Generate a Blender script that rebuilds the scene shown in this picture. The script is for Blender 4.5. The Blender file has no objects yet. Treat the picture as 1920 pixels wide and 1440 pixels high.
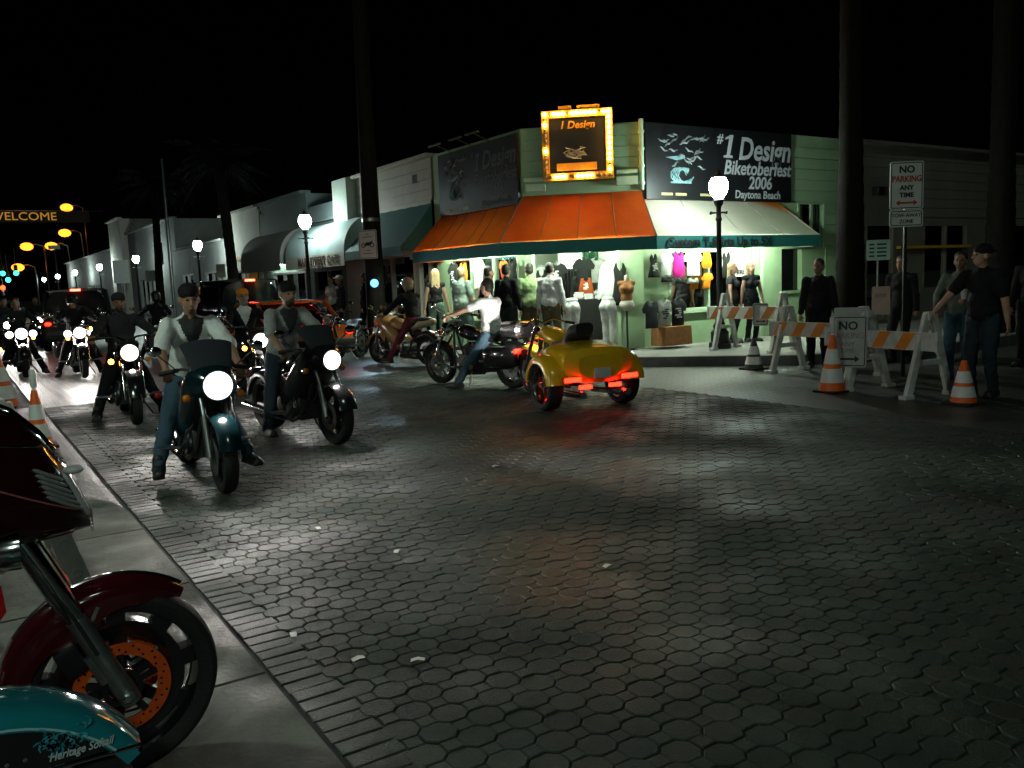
import bpy, bmesh, math, random
from mathutils import Vector as V, Matrix as M, Euler
R = math.radians
random.seed(7)
S = bpy.context.scene
C = S.collection
# ---------------------------------------------------------------- camera, sky, moon, exposure
cam_d = bpy.data.cameras.new('camera'); cam = bpy.data.objects.new('camera', cam_d); C.objects.link(cam); S.camera = cam
cam_d.sensor_width = 36; cam_d.lens = 30.24; cam_d.clip_start = .05; cam_d.clip_end = 1500
YAW, PITCH, ROLL = R(32.82), R(6.97), R(2.23)
fw = V((math.sin(YAW)*math.cos(PITCH), math.cos(YAW)*math.cos(PITCH), -math.sin(PITCH)))
rt = V((math.cos(YAW), -math.sin(YAW), 0)); up = rt.cross(fw)
r2 = rt*math.cos(ROLL) - up*math.sin(ROLL); u2 = rt*math.sin(ROLL) + up*math.cos(ROLL)
cam.matrix_world = M(((r2.x, u2.x, -fw.x, 0), (r2.y, u2.y, -fw.y, 0), (r2.z, u2.z, -fw.z, 1.6), (0, 0, 0, 1)))
W = bpy.data.worlds.new('World'); S.world = W; W.use_nodes = True
wn = W.node_tree.nodes; wl = W.node_tree.links
sky = wn.new('ShaderNodeTexSky'); sky.sky_type = 'NISHITA'; sky.sun_disc = False
sky.sun_elevation = R(-6); sky.sun_rotation = R(40)
bg = wn['Background']; bg.inputs['Strength'].default_value = .004
wl.new(sky.outputs[0], bg.inputs[0])
sun_d = bpy.data.lights.new('moon', 'SUN'); sun_d.energy = .14; sun_d.angle = R(6); sun_d.color = (.80, 1, .86)
sun = bpy.data.objects.new('moon', sun_d); C.objects.link(sun)
sun.rotation_euler = V((-.10, -.62, .78)).to_track_quat('Z', 'Y').to_euler()
S.view_settings.view_transform = 'Standard'; S.view_settings.look = 'None'
S.view_settings.exposure = 0; S.view_settings.gamma = 1; S.view_settings.use_curve_mapping = False
S.cycles.use_denoising = True; S.cycles.denoising_prefilter = 'ACCURATE'; S.cycles.use_light_tree = True; S.cycles.use_adaptive_sampling = False
S.cycles.max_bounces = 6; S.cycles.diffuse_bounces = 3; S.cycles.glossy_bounces = 3; S.cycles.transmission_bounces = 4
S.cycles.sample_clamp_indirect = 4; S.cycles.sample_clamp_direct = 60
S.cycles.caustics_reflective = False; S.cycles.caustics_refractive = False
# ---------------------------------------------------------------- materials
MC = {}
def mat(name, col=(.5, .5, .5), rough=.6, metal=0, var=.25, scale=8, bump=0, bscale=60, emit=None, es=0, coat=0, spec=.5, trans=0, translucent=0, wear=None):
    if name in MC: return MC[name]
    m = bpy.data.materials.new(name); m.use_nodes = True; MC[name] = m
    n = m.node_tree.nodes; l = m.node_tree.links; b = n['Principled BSDF']
    b.inputs['Roughness'].default_value = rough; b.inputs['Metallic'].default_value = metal
    b.inputs['Specular IOR Level'].default_value = spec
    b.inputs['Base Color'].default_value = (*col, 1)
    if coat: b.inputs['Coat Weight'].default_value = coat; b.inputs['Coat Roughness'].default_value = .05
    if trans: b.inputs['Transmission Weight'].default_value = trans
    if emit is not None:
        b.inputs['Emission Color'].default_value = (*emit, 1); b.inputs['Emission Strength'].default_value = es
        return m
    tc = n.new('ShaderNodeTexCoord')
    if var > 0:
        nz = n.new('ShaderNodeTexNoise'); nz.inputs['Scale'].default_value = scale; nz.inputs['Detail'].default_value = 6; nz.inputs['Roughness'].default_value = .65
        l.new(tc.outputs['Object'], nz.inputs['Vector'])
        rp = n.new('ShaderNodeValToRGB'); rp.color_ramp.elements[0].position = .3; rp.color_ramp.elements[1].position = .72
        w = wear or tuple(c*(1-var) for c in col)
        rp.color_ramp.elements[0].color = (*w, 1); rp.color_ramp.elements[1].color = (*[min(1, c*(1+var*.35)) for c in col], 1)
        l.new(nz.outputs['Fac'], rp.inputs[0]); l.new(rp.outputs[0], b.inputs['Base Color'])
        mr = n.new('ShaderNodeMapRange'); mr.inputs['To Min'].default_value = max(.02, rough*.75); mr.inputs['To Max'].default_value = min(1, rough*1.3)
        l.new(nz.outputs['Fac'], mr.inputs['Value']); l.new(mr.outputs[0], b.inputs['Roughness'])
    if bump:
        nb = n.new('ShaderNodeTexNoise'); nb.inputs['Scale'].default_value = bscale; nb.inputs['Detail'].default_value = 4
        l.new(tc.outputs['Object'], nb.inputs['Vector'])
        bp = n.new('ShaderNodeBump'); bp.inputs['Strength'].default_value = min(1, bump); bp.inputs['Distance'].default_value = .01*bump
        l.new(nb.outputs['Fac'], bp.inputs['Height']); l.new(bp.outputs[0], b.inputs['Normal'])
    if translucent:
        t = n.new('ShaderNodeBsdfTranslucent'); mx = n.new('ShaderNodeMixShader'); mx.inputs[0].default_value = translucent
        src = b.inputs['Base Color'].links[0].from_socket if b.inputs['Base Color'].links else None
        if src: l.new(src, t.inputs['Color'])
        else: t.inputs['Color'].default_value = (*col, 1)
        l.new(b.outputs[0], mx.inputs[1]); l.new(t.outputs[0], mx.inputs[2]); l.new(mx.outputs[0], n['Material Output'].inputs[0])
    return m
def emis(name, col, s): return mat(name, (.02, .02, .02), emit=col, es=s)
def cloth(name, col, rough=.85): return mat('cloth_'+name, col, rough, var=.3, scale=9, bump=.9, bscale=14, spec=.2)
def paint(name, col, rough=.18, metal=0): return mat('paint_'+name, col, rough, metal, var=.12, scale=5, coat=.6)
chrome = mat('chrome', (.75, .77, .78), .12, 1, var=.15, scale=20)
steel = mat('steel', (.35, .36, .37), .35, 1, var=.3, scale=15)
blackm = mat('black_metal', (.012, .012, .013), .35, 0, var=.4, scale=12)
rubber = mat('rubber', (.012, .012, .012), .75, var=.5, scale=20, bump=.5, bscale=90)
leather = mat('leather', (.014, .013, .013), .5, var=.3, bump=.5, bscale=120)
engine_m = mat('engine_alloy', (.12, .12, .125), .38, .9, var=.4, scale=25)
white_pl = mat('white_plastic', (.70, .71, .68), .5, var=.42, scale=4, bump=.2)
glass_d = mat('dark_glass', (.006, .007, .008), .08, var=0)
ink = mat('ink', (.02, .022, .022), .7, var=0)
head_e = emis('headlight_glow', (1, .97, .90), 320)
_n = head_e.node_tree.nodes; _a = _n.new('ShaderNodeAttribute'); _a.attribute_name = 'glow'; _k = _n.new('ShaderNodeMath'); _k.operation = 'MULTIPLY'; _k.inputs[1].default_value = 420
head_e.node_tree.links.new(_a.outputs['Fac'], _k.inputs[0]); head_e.node_tree.links.new(_k.outputs[0], _n['Principled BSDF'].inputs['Emission Strength'])
def lamp_lens(o, r, n, par, m):            # domed lens, hottest in the middle
    k = [(0, .045, 1), (.45, .043, 1), (.66, .04, .5), (.80, .035, .06), (.92, .029, .006), (1, .022, .0012)]
    ob = MB().lathe([(r*a, b) for a, b, c in k], o, 'x', n).build('lens', m, par); at = ob.data.attributes.new('glow', 'FLOAT', 'POINT')
    at.data.foreach_set('value', [c for a, b, c in k for _ in range(n)]); return ob
amber_e = emis('amber_glow', (1, .30, .02), 30)
red_e = emis('red_glow', (1, .012, .004), 14)
amber_l = mat('amber_lens', (.55, .16, .01), .2, var=0)
red_l = mat('red_lens', (.35, .008, .006), .2, var=0)
lens_l = mat('clear_lens', (.45, .47, .48), .08, .6, var=.3, scale=60)
skin1 = mat('skin', (.46, .26, .18), .55, var=.15, scale=14, spec=.35)
skin2 = mat('skin_tan', (.30, .16, .10), .55, var=.15, scale=14, spec=.35)
# ---------------------------------------------------------------- mesh building
class MB:
    def __init__(s): s.v = []; s.f = []; s.m = []
    def add(s, vs, fs, mi=0):
        o = len(s.v); s.v += [tuple(p) for p in vs]; s.f += [tuple(i+o for i in f) for f in fs]; s.m += [mi]*len(fs); return s
    def box(s, c, d, rot=None, mi=0, taper=1):
        x, y, z = d[0]/2, d[1]/2, d[2]/2; t = taper
        p = [(-x, -y, -z), (x, -y, -z), (x, y, -z), (-x, y, -z), (-x*t, -y*t, z), (x*t, -y*t, z), (x*t, y*t, z), (-x*t, y*t, z)]
        if rot is not None:
            m = rot if isinstance(rot, M) else Euler(rot).to_matrix()
            p = [m @ V(q) for q in p]
        return s.add([V(q)+V(c) for q in p], [(0, 3, 2, 1), (4, 5, 6, 7), (0, 1, 5, 4), (1, 2, 6, 5), (2, 3, 7, 6), (3, 0, 4, 7)], mi)
    def bar(s, a, b, w, h, upv=(0, 0, 1), mi=0):
        a, b = V(a), V(b); d = b-a; L = d.length; d.normalize()
        u = V(upv); u = (u-d*u.dot(d))
        if u.length < 1e-4: u = V((1, 0, 0)); u = u-d*u.dot(d)
        u.normalize(); r = d.cross(u)
        return s.box((a+b)/2, (L, w, h), M((d, r, u)).transposed(), mi)
    def tube(s, pts, r, n=10, cap=True, mi=0, flat=1):
        pts = [V(p) for p in pts]; k = len(pts)
        rs = [r]*k if not isinstance(r, (list, tuple)) else list(r)
        vs = []; pu = None
        for i in range(k):
            d = (pts[min(i+1, k-1)]-pts[max(i-1, 0)])
            d = d.normalized() if d.length > 1e-9 else V((0, 0, 1))
            if pu is None: pu = V((0, 0, 1)) if abs(d.z) < .9 else V((1, 0, 0))
            u = pu-d*pu.dot(d); u = u.normalized() if u.length > 1e-6 else d.orthogonal().normalized(); pu = u; w = d.cross(u)
            vs += [pts[i]+(u*math.cos(a)*flat+w*math.sin(a))*rs[i] for a in [2*math.pi*j/n for j in range(n)]]
        fs = [(i*n+j, i*n+(j+1) % n, (i+1)*n+(j+1) % n, (i+1)*n+j) for i in range(k-1) for j in range(n)]
        if cap: fs += [tuple(range(n-1, -1, -1)), tuple((k-1)*n+j for j in range(n))]
        return s.add(vs, fs, mi)
    def lathe(s, prof, o=(0, 0, 0), ax='z', n=16, mi=0, a0=0, a1=360, rot=None):
        full = abs(a1-a0) >= 359.9; k = n if full else n+1; vs = []
        for r, z in prof:
            for j in range(k):
                a = R(a0+(a1-a0)*j/n); p = V((r*math.cos(a), r*math.sin(a), z))
                if ax == 'y': p = V((p.x, p.z, p.y))
                elif ax == 'x': p = V((p.z, p.x, p.y))
                if rot is not None: p = rot @ p
                vs.append(p+V(o))
        fs = []
        for i in range(len(prof)-1):
            for j in range(n if full else n):
                b = (j+1) % k
                f = (i*k+j, i*k+b, (i+1)*k+b, (i+1)*k+j)
                fs.append(f[::-1] if ax == 'y' else f)
        return s.add(vs, fs, mi)
    def ell(s, c, r, rot=None, nu=14, nv=9, mi=0):
        vs = [V((0, 0, -1))]
        for i in range(1, nv):
            t = -math.pi/2+math.pi*i/nv
            vs += [V((math.cos(t)*math.cos(2*math.pi*j/nu), math.cos(t)*math.sin(2*math.pi*j/nu), math.sin(t))) for j in range(nu)]
        vs.append(V((0, 0, 1)))
        fs = [(0, 1+(j+1) % nu, 1+j) for j in range(nu)]
        for i in range(nv-2): fs += [(1+i*nu+j, 1+i*nu+(j+1) % nu, 1+(i+1)*nu+(j+1) % nu, 1+(i+1)*nu+j) for j in range(nu)]
        q = 1+(nv-2)*nu; fs += [(q+j, q+(j+1) % nu, len(vs)-1) for j in range(nu)]
        if isinstance(r, (int, float)): r = (r, r, r)
        m = rot if rot is not None else M.Identity(3)
        return s.add([m @ V((p.x*r[0], p.y*r[1], p.z*r[2]))+V(c) for p in vs], fs, mi)
    def cap(s, a, b, ra, rb, n=10):
        a, b = V(a), V(b); d = (b-a); L = d.length; d = d.normalized() if L > 1e-6 else V((0, 0, 1))
        pts = []; rs = []
        for t in (-1, -.8, -.45): pts.append(a+d*ra*t); rs.append(max(.002, ra*math.sqrt(max(0, 1-t*t))))
        pts.append(a); rs.append(ra); pts.append(b); rs.append(rb)
        for t in (.45, .8, 1): pts.append(b+d*rb*t); rs.append(max(.002, rb*math.sqrt(max(0, 1-t*t))))
        return s.tube(pts, rs, n)
    def loft(s, secs, n=16, pw=2.4, mi=0):      # sections along x: (x, y, z, half width, half height[, half height below])
        vs = []
        for q in secs:
            x, y, z, w, h = q[:5]; hb = q[5] if len(q) > 5 else h
            for j in range(n):
                a = 2*math.pi*j/n; c, d = math.cos(a), math.sin(a)
                vs.append((x, y+w*math.copysign(abs(c)**(2/pw), c), z+(h if d >= 0 else hb)*math.copysign(abs(d)**(2/pw), d)))
        k = len(secs)
        fs = [(i*n+(j+1) % n, i*n+j, (i+1)*n+j, (i+1)*n+(j+1) % n)[::-1] for i in range(k-1) for j in range(n)]
        fs += [tuple(range(n)), tuple((k-1)*n+j for j in range(n-1, -1, -1))]
        return s.add(vs, fs, mi)
    def prism(s, poly, t, o=(0, 0, 0), r=(1, 0, 0), u=(0, 0, 1), mi=0):   # polygon in (r,u), thickness along r x u
        r, u, o = V(r), V(u), V(o); w = r.cross(u).normalized(); n = len(poly)
        vs = [o+r*p[0]+u*p[1]-w*t/2 for p in poly]+[o+r*p[0]+u*p[1]+w*t/2 for p in poly]
        return s.add(vs, [tuple(range(n-1, -1, -1)), tuple(range(n, 2*n))]+[(i, (i+1) % n, n+(i+1) % n, n+i) for i in range(n)], mi)
    def sheet(s, rows, t=0, mi=0):                # grid of points, optional thickness along normals (both sides built)
        k = len(rows); n = len(rows[0]); vs = [V(p) for r_ in rows for p in r_]
        fs = [(i*n+j, i*n+j+1, (i+1)*n+j+1, (i+1)*n+j) for i in range(k-1) for j in range(n-1)]
        if t:
            nn = [V((0, 0, 0)) for _ in vs]
            for f in fs:
                q = (vs[f[1]]-vs[f[0]]).cross(vs[f[3]]-vs[f[0]])
                if q.length < 1e-12: q = (vs[f[2]]-vs[f[1]]).cross(vs[f[0]]-vs[f[1]])
                for i in f: nn[i] += q
            o = len(vs); vs += [vs[i]-(nn[i].normalized() if nn[i].length > 0 else V((0, 0, 0)))*t for i in range(o)]
            fs2 = [tuple(i+o for i in f[::-1]) for f in fs]
            bd = [i*n for i in range(k)]+[(k-1)*n+j for j in range(1, n)]+[i*n+n-1 for i in range(k-2, -1, -1)]+list(range(n-2, 0, -1))
            fs = fs+fs2+[(bd[i], bd[(i+1) % len(bd)], bd[(i+1) % len(bd)]+o, bd[i]+o)[::-1] for i in range(len(bd))]
        return s.add(vs, fs, mi)
    def mesh(s, name, mats, bevel=0, smooth=True, ang=38):
        me = bpy.data.meshes.new(name); me.from_pydata(s.v, [], s.f); me.update()
        for q in (mats if isinstance(mats, (list, tuple)) else [mats]): me.materials.append(q)
        if any(s.m): me.polygons.foreach_set('material_index', s.m)
        if bevel:
            b = bmesh.new(); b.from_mesh(me)
            es = [e for e in b.edges if len(e.link_faces) == 2 and e.calc_face_angle(0) > .6]
            if es: bmesh.ops.bevel(b, geom=es, offset=bevel, segments=2, profile=.6, affect='EDGES', clamp_overlap=True)
            b.to_mesh(me); b.free()
        if smooth:
            me.polygons.foreach_set('use_smooth', [True]*len(me.polygons)); me.set_sharp_from_angle(angle=R(ang))
        return me
    def build(s, name, mats, parent=None, bevel=0, smooth=True, loc=None, rotz=0, ang=38):
        return link(name, s.mesh(name, mats, bevel, smooth, ang), parent, loc, rotz)
def link(name, me, parent=None, loc=None, rotz=0):
    o = bpy.data.objects.new(name, me); C.objects.link(o)
    if parent: o.parent = parent
    if loc is not None: o.location = loc
    if rotz: o.rotation_euler.z = rotz
    return o
def tag(o, label=None, cat=None, group=None, kind=None):
    if label: o['label'] = label
    if cat: o['category'] = cat
    if group: o['group'] = group
    if kind: o['kind'] = kind
    return o
def thing(name, label, cat, loc=(0, 0, 0), rotz=0, group=None):
    o = link(name, None, None, loc, rotz); return tag(o, label, cat, group)
def struct(name, mb, m, parent=None, **k): return tag(mb.build(name, m, parent, **k), kind='structure')
def kids(o): return [c for c in bpy.data.objects if c.parent == o]
def copy_tree(o, parent=None, ch=None):
    if ch is None:
        ch = {}
        for q in bpy.data.objects:
            if q.parent: ch.setdefault(q.parent, []).append(q)
    c = o.copy(); C.objects.link(c)
    if parent: c.parent = parent
    for k in ch.get(o, []): copy_tree(k, c, ch)
    return c
def dup(o, loc, rotz, label):
    c = copy_tree(o); c.location = loc; c.rotation_euler.z = rotz; c['label'] = label; return c
TC = {}
def text(body, size, m, parent, o, right, upv, shear=0, bold=0, ext=.003, name='lettering', align='CENTER', sx=1):
    key = (body, size, m.name, shear, bold, ext, align)
    if key not in TC:
        cu = bpy.data.curves.new('t', 'FONT'); cu.body = body; cu.size = size; cu.shear = shear; cu.offset = bold; cu.extrude = ext
        cu.align_x = align; cu.align_y = 'CENTER'; cu.resolution_u = 3; cu.materials.append(m)
        ob = bpy.data.objects.new('t', cu); C.objects.link(ob); dg = bpy.context.evaluated_depsgraph_get()
        me = bpy.data.meshes.new_from_object(ob.evaluated_get(dg)); me.name = name
        bpy.data.objects.remove(ob); TC[key] = me
    ob = link(name, TC[key], parent)
    r, u = V(right).normalized(), V(upv).normalized(); w = r.cross(u)
    ob.matrix_local = M(((r.x*sx, u.x, w.x, o[0]), (r.y*sx, u.y, w.y, o[1]), (r.z*sx, u.z, w.z, o[2]), (0, 0, 0, 1)))
    return ob
def blob(mb, vox, sm=4):
    me = mb.mesh('b', [], smooth=False); ob = bpy.data.objects.new('b', me); C.objects.link(ob)
    r = ob.modifiers.new('r', 'REMESH'); r.mode = 'VOXEL'; r.voxel_size = vox; r.use_smooth_shade = True
    q = ob.modifiers.new('s', 'SMOOTH'); q.factor = .5; q.iterations = sm
    dg = bpy.context.evaluated_depsgraph_get(); e = bpy.data.meshes.new_from_object(ob.evaluated_get(dg))
    bpy.data.objects.remove(ob); e.polygons.foreach_set('use_smooth', [True]*len(e.polygons)); return e
from mathutils import noise as NZ
def build_blob(name, mb, m, parent, vox, sm=4):
    me = blob(mb, vox, sm); me.name = name
    if name in ('shirt', 'trousers'):                     # folds in the cloth
        sd = V((len(bpy.data.meshes)*.37, 1.3, .7)); amp = .016 if name == 'shirt' else .012
        me.vertices.foreach_set('co', [c for v in me.vertices for c in (v.co+v.normal*amp*(NZ.noise(V((v.co.x*7, v.co.y*7, v.co.z*11))+sd)*.7-abs(NZ.noise(V((v.co.x*9+v.co.z*6, v.co.y*9, v.co.z*8-v.co.y*5))+sd))+.15))]); me.update()
    me.materials.clear(); me.materials.append(m); return link(name, me, parent)
def spot(parent, loc, d, power, size, blend=.5, col=(1, .95, .85), rad=.05):
    l = bpy.data.lights.new('beam', 'SPOT'); l.energy = power; l.spot_size = R(size); l.spot_blend = blend; l.color = col; l.shadow_soft_size = rad
    o = bpy.data.objects.new('beam', l); C.objects.link(o); o.parent = parent; o.location = loc
    o.rotation_euler = V(d).to_track_quat('-Z', 'Y').to_euler(); return o
# ---------------------------------------------------------------- road, pavements
def road_material():
    m = bpy.data.materials.new('road_paving'); m.use_nodes = True; n = m.node_tree.nodes; l = m.node_tree.links; b = n['Principled BSDF']
    tc = n.new('ShaderNodeTexCoord'); nz = n.new('ShaderNodeTexNoise'); nz.inputs['Scale'].default_value = .9; nz.inputs['Detail'].default_value = 8
    l.new(tc.outputs['Object'], nz.inputs['Vector'])
    rp = n.new('ShaderNodeValToRGB'); rp.color_ramp.elements[0].position = .35; rp.color_ramp.elements[1].position = .7
    rp.color_ramp.elements[0].color = (.035, .037, .036, 1); rp.color_ramp.elements[1].color = (.085, .088, .082, 1)
    l.new(nz.outputs['Fac'], rp.inputs[0]); l.new(rp.outputs[0], b.inputs['Base Color'])
    mr = n.new('ShaderNodeMapRange'); mr.inputs['To Min'].default_value = .26; mr.inputs['To Max'].default_value = .55
    l.new(nz.outputs['Fac'], mr.inputs['Value']); l.new(mr.outputs[0], b.inputs['Roughness'])
    vo = n.new('ShaderNodeTexVoronoi'); vo.feature = 'DISTANCE_TO_EDGE'; vo.inputs['Scale'].default_value = 9; vo.inputs['Randomness'].default_value = .25
    l.new(tc.outputs['Object'], vo.inputs['Vector'])
    r3 = n.new('ShaderNodeValToRGB'); r3.color_ramp.elements[1].position = .09; l.new(vo.outputs['Distance'], r3.inputs[0])
    bp = n.new('ShaderNodeBump'); bp.inputs['Strength'].default_value = .8; bp.inputs['Distance'].default_value = .008
    l.new(r3.outputs[0], bp.inputs['Height']); l.new(bp.outputs[0], b.inputs['Normal'])
    return m
road_m = road_material()
conc = mat('concrete', (.15, .15, .13), .7, var=.5, scale=1.6, bump=.6, bscale=45)
conc_d = mat('concrete_dark', (.12, .12, .112), .7, var=.4, scale=2.5, bump=.5, bscale=45)
def stain(m, lo, sc):          # stains and polished tracks, fixed to the place
    n = m.node_tree.nodes; l = m.node_tree.links; b = n['Principled BSDF']; g = n.new('ShaderNodeNewGeometry'); src = b.inputs['Base Color'].links[0].from_socket; ro = b.inputs['Roughness'].links[0].from_socket
    z = n.new('ShaderNodeTexNoise'); z.inputs['Scale'].default_value = sc; z.inputs['Detail'].default_value = 7; z.inputs['Roughness'].default_value = .7; z.inputs['Distortion'].default_value = .6; l.new(g.outputs['Position'], z.inputs['Vector'])
    r = n.new('ShaderNodeMapRange'); r.inputs['From Min'].default_value = .36; r.inputs['From Max'].default_value = .62; r.inputs['To Min'].default_value = lo; r.inputs['To Max'].default_value = 1.25; l.new(z.outputs['Fac'], r.inputs['Value'])
    x = n.new('ShaderNodeMix'); x.data_type = 'RGBA'; x.blend_type = 'MULTIPLY'; x.inputs[0].default_value = 1; l.new(src, x.inputs[6]); l.new(r.outputs[0], x.inputs[7]); l.new(x.outputs[2], b.inputs['Base Color'])
    z2 = n.new('ShaderNodeTexNoise'); z2.inputs['Scale'].default_value = sc*1.7; z2.inputs['Detail'].default_value = 5; l.new(g.outputs['Position'], z2.inputs['Vector'])
    q = n.new('ShaderNodeMapRange'); q.inputs['From Min'].default_value = .35; q.inputs['From Max'].default_value = .65; q.inputs['To Min'].default_value = .8; q.inputs['To Max'].default_value = 1.7; l.new(z2.outputs['Fac'], q.inputs['Value'])
    k = n.new('ShaderNodeMath'); k.operation = 'MULTIPLY'; l.new(ro, k.inputs[0]); l.new(q.outputs[0], k.inputs[1]); l.new(k.outputs[0], b.inputs['Roughness'])
def pav_mat(i):
    t = [(.030, .047, .033), (.025, .040, .029), (.039, .056, .038), (.021, .036, .030), (.038, .043, .029)][i]
    m = mat('paver_%d' % i, t, .50, var=.4, scale=12, bump=.7, bscale=110, spec=.4); stain(m, .38, .55); return m
PM = [pav_mat(i) for i in range(5)]
stain(conc, .5, 1.1); stain(conc_d, .5, .9)
joint = mat('sand_joint', (.02, .022, .02), .9, var=.3, scale=30)
struct('ground', MB().sheet([[(-120, -70, -.05), (-120, 440, -.05)], [(180, -70, -.05), (180, 440, -.05)]][::-1]), mat('earth', (.05, .05, .045), .9, var=.4, scale=.5), smooth=False)
road = struct('road', MB().sheet([[(.9, -40, -.014), (.9, 420, -.014)], [(9.2, -40, -.014), (9.2, 420, -.014)]][::-1]), road_m, smooth=False)
struct('side_street', MB().sheet([[(9.2, -8, -.014), (9.2, 16, -.014)], [(90, -8, -.014), (90, 16, -.014)]][::-1]), road_m, smooth=False)
struct('side_street', MB().sheet([[(-60, 7.2, -.018), (-60, 14.5, -.018)], [(.9, 7.2, -.018), (.9, 14.5, -.018)]][::-1]), mat('asphalt_patch', (.10, .10, .098), .5, var=.45, scale=1.2, bump=.8, bscale=40), smooth=False)
# sand bed under the laid pavers
bed = struct('joint_sand', MB().sheet([[(.955, .2, -.010), (.955, 14.2, -.010)], [(8.2, .2, -.010), (8.2, 14.2, -.010)]][::-1]), joint, road, smooth=False)
bed.name = 'sand_bed'
def paver_mesh(w, h, ch, i, seed):
    rnd = random.Random(seed); b = .004
    def out(s):
        x, y = w/2-s, h/2-s; c = max(0, ch-s*.4)
        if ch == 0: return [(-x, -y), (x, -y), (x, y), (-x, y)]
        return [(-x+c, -y), (x-c, -y), (x, -y+c), (x, y-c), (x-c, y), (-x+c, y), (-x, y-c), (-x, -y+c)]
    lo, hi = out(0), out(b); n = len(lo); t = [rnd.uniform(-.0012, .0012) for _ in range(2)]
    vs = [(x, y, -.02) for x, y in lo]+[(x, y, -.004) for x, y in lo]+[(x, y, x*t[0]*9+y*t[1]*9) for x, y in hi]
    fs = [(k, (k+1) % n, n+(k+1) % n, n+k) for k in range(n)]+[(n+k, n+(k+1) % n, 2*n+(k+1) % n, 2*n+k) for k in range(n)]+[tuple(range(2*n, 3*n))]
    mb = MB(); mb.add(vs, fs); return mb
P = .1005
OCT = [[paver_mesh(.134, .126, .034, i, i*7+k) for k in range(2)] for i in range(5)]
SQ = [[paver_mesh(.064, .066, 0, i, 90+i*7+k) for k in range(2)] for i in range(5)]
OM = [[q.mesh('paver', PM[i], smooth=False) for q in OCT[i]] for i in range(5)]
SM = [[q.mesh('paver', PM[i], smooth=False) for q in SQ[i]] for i in range(5)]
def in_view(x, y):
    d = V((x, y, -1.6)); z = d.dot(fw)
    if z < .3: return False
    a, b = 1613*d.dot(r2)/z, 1613*d.dot(u2)/z
    return -1010 < a < 1750 and -1150 < b < 300
cells = []
for i in range(0, 70):
    for j in range(4, 141):
        x, y = 1.215+i*P, j*P
        if not in_view(x, y): continue
        cells.append((math.hypot(x, y), x, y, (i+j) % 2))
cells.sort()
big = MB()
for k, (d, x, y, o) in enumerate(cells):
    ci = random.choice((0, 0, 1, 1, 2, 3, 4)); q = random.randrange(2)
    dz = random.uniform(-.004, .001)+.002*math.sin(x*2.1+y*1.3); rz = random.uniform(-.05, .05)
    if k < 250: link('paver', (OM if o else SM)[ci][q], road, (x, y, dz), rz)
    else:
        src = (OCT if o else SQ)[ci][q]; c, s_ = math.cos(rz), math.sin(rz)
        big.add([(x+c*a-s_*b, y+s_*a+c*b, h+dz) for a, b, h in src.v], src.f, ci)
tag(big.build('paver_field', PM, road, smooth=False), kind='stuff')
# brick border course beside the concrete edge
BM = [paver_mesh(.196, .088, 0, i, 200+i).mesh('brick', PM[i], smooth=False) for i in range(5)]
for j in range(134):
    link('brick', BM[random.choice((0, 1, 1, 2, 4))], road, (1.075+random.uniform(-.003, .003), 1.6+j*.0935, random.uniform(-.003, .001)), random.uniform(-.02, .02))
# near pavement: concrete slabs with a rounded corner into the left side street
near = struct('pavement', MB().box((-9.6, -8, -.03), (20.9, 26, .03)), conc_d, smooth=False)
def slab(poly, z0, z1, m, par):
    n = len(poly); mb = MB(); c = V((sum(p[0] for p in poly)/n, sum(p[1] for p in poly)/n))
    ins = [(c.x+(p[0]-c.x)*.992, c.y+(p[1]-c.y)*.992) for p in poly]
    mb.add([(x, y, z0) for x, y in poly]+[(x, y, z1-.012) for x, y in poly]+[(x, y, z1) for x, y in ins],
           [(k, (k+1) % n, n+(k+1) % n, n+k) for k in range(n)]+[(n+k, n+(k+1) % n, 2*n+(k+1) % n, 2*n+k) for k in range(n)]+[tuple(range(2*n, 3*n))])
    return mb.build('slab', m, par, smooth=False)
ys = [-2, -.6, .7, 2.05, 3.42, 4.78, 6.1]
for a, b in zip(ys, ys[1:]):
    slab([(-.42, a+.006), (.945, a+.006), (.945, b-.006), (-.42, b-.006)], -.03, .028, conc, near)
    slab([(-2.0, a+.006), (-.432, a+.006), (-.432, b-.006), (-2.0, b-.006)], -.03, .028, conc, near)
arc = [(.945, 6.106)]+[(.945-1.3*(1-math.cos(R(t))), 6.7+1.3*math.sin(R(t))) for t in range(0, 91, 15)]+[(-.42, 8.0), (-.42, 6.106)]
slab(arc, -.03, .028, conc, near)
slab([(-2, 6.106), (-.432, 6.106), (-.432, 8.0), (-2, 8.0)], -.03, .028, conc, near)
# left pavement beyond the side street
lp = struct('pavement', MB().box((-14.2, 218, .03), (29.0, 406, .16)), conc_d, smooth=False)
for k in range(8): slab([(-1.0, 15.0+k*1.5+.008), (.4, 15.0+k*1.5+.008), (.4, 16.5+k*1.5-.008), (-1.0, 16.5+k*1.5-.008)], .0, .128, conc, lp)
struct('kerb', MB().box((.47, 218, .02), (.13, 406, .20)), conc, smooth=False, bevel=0)
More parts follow.
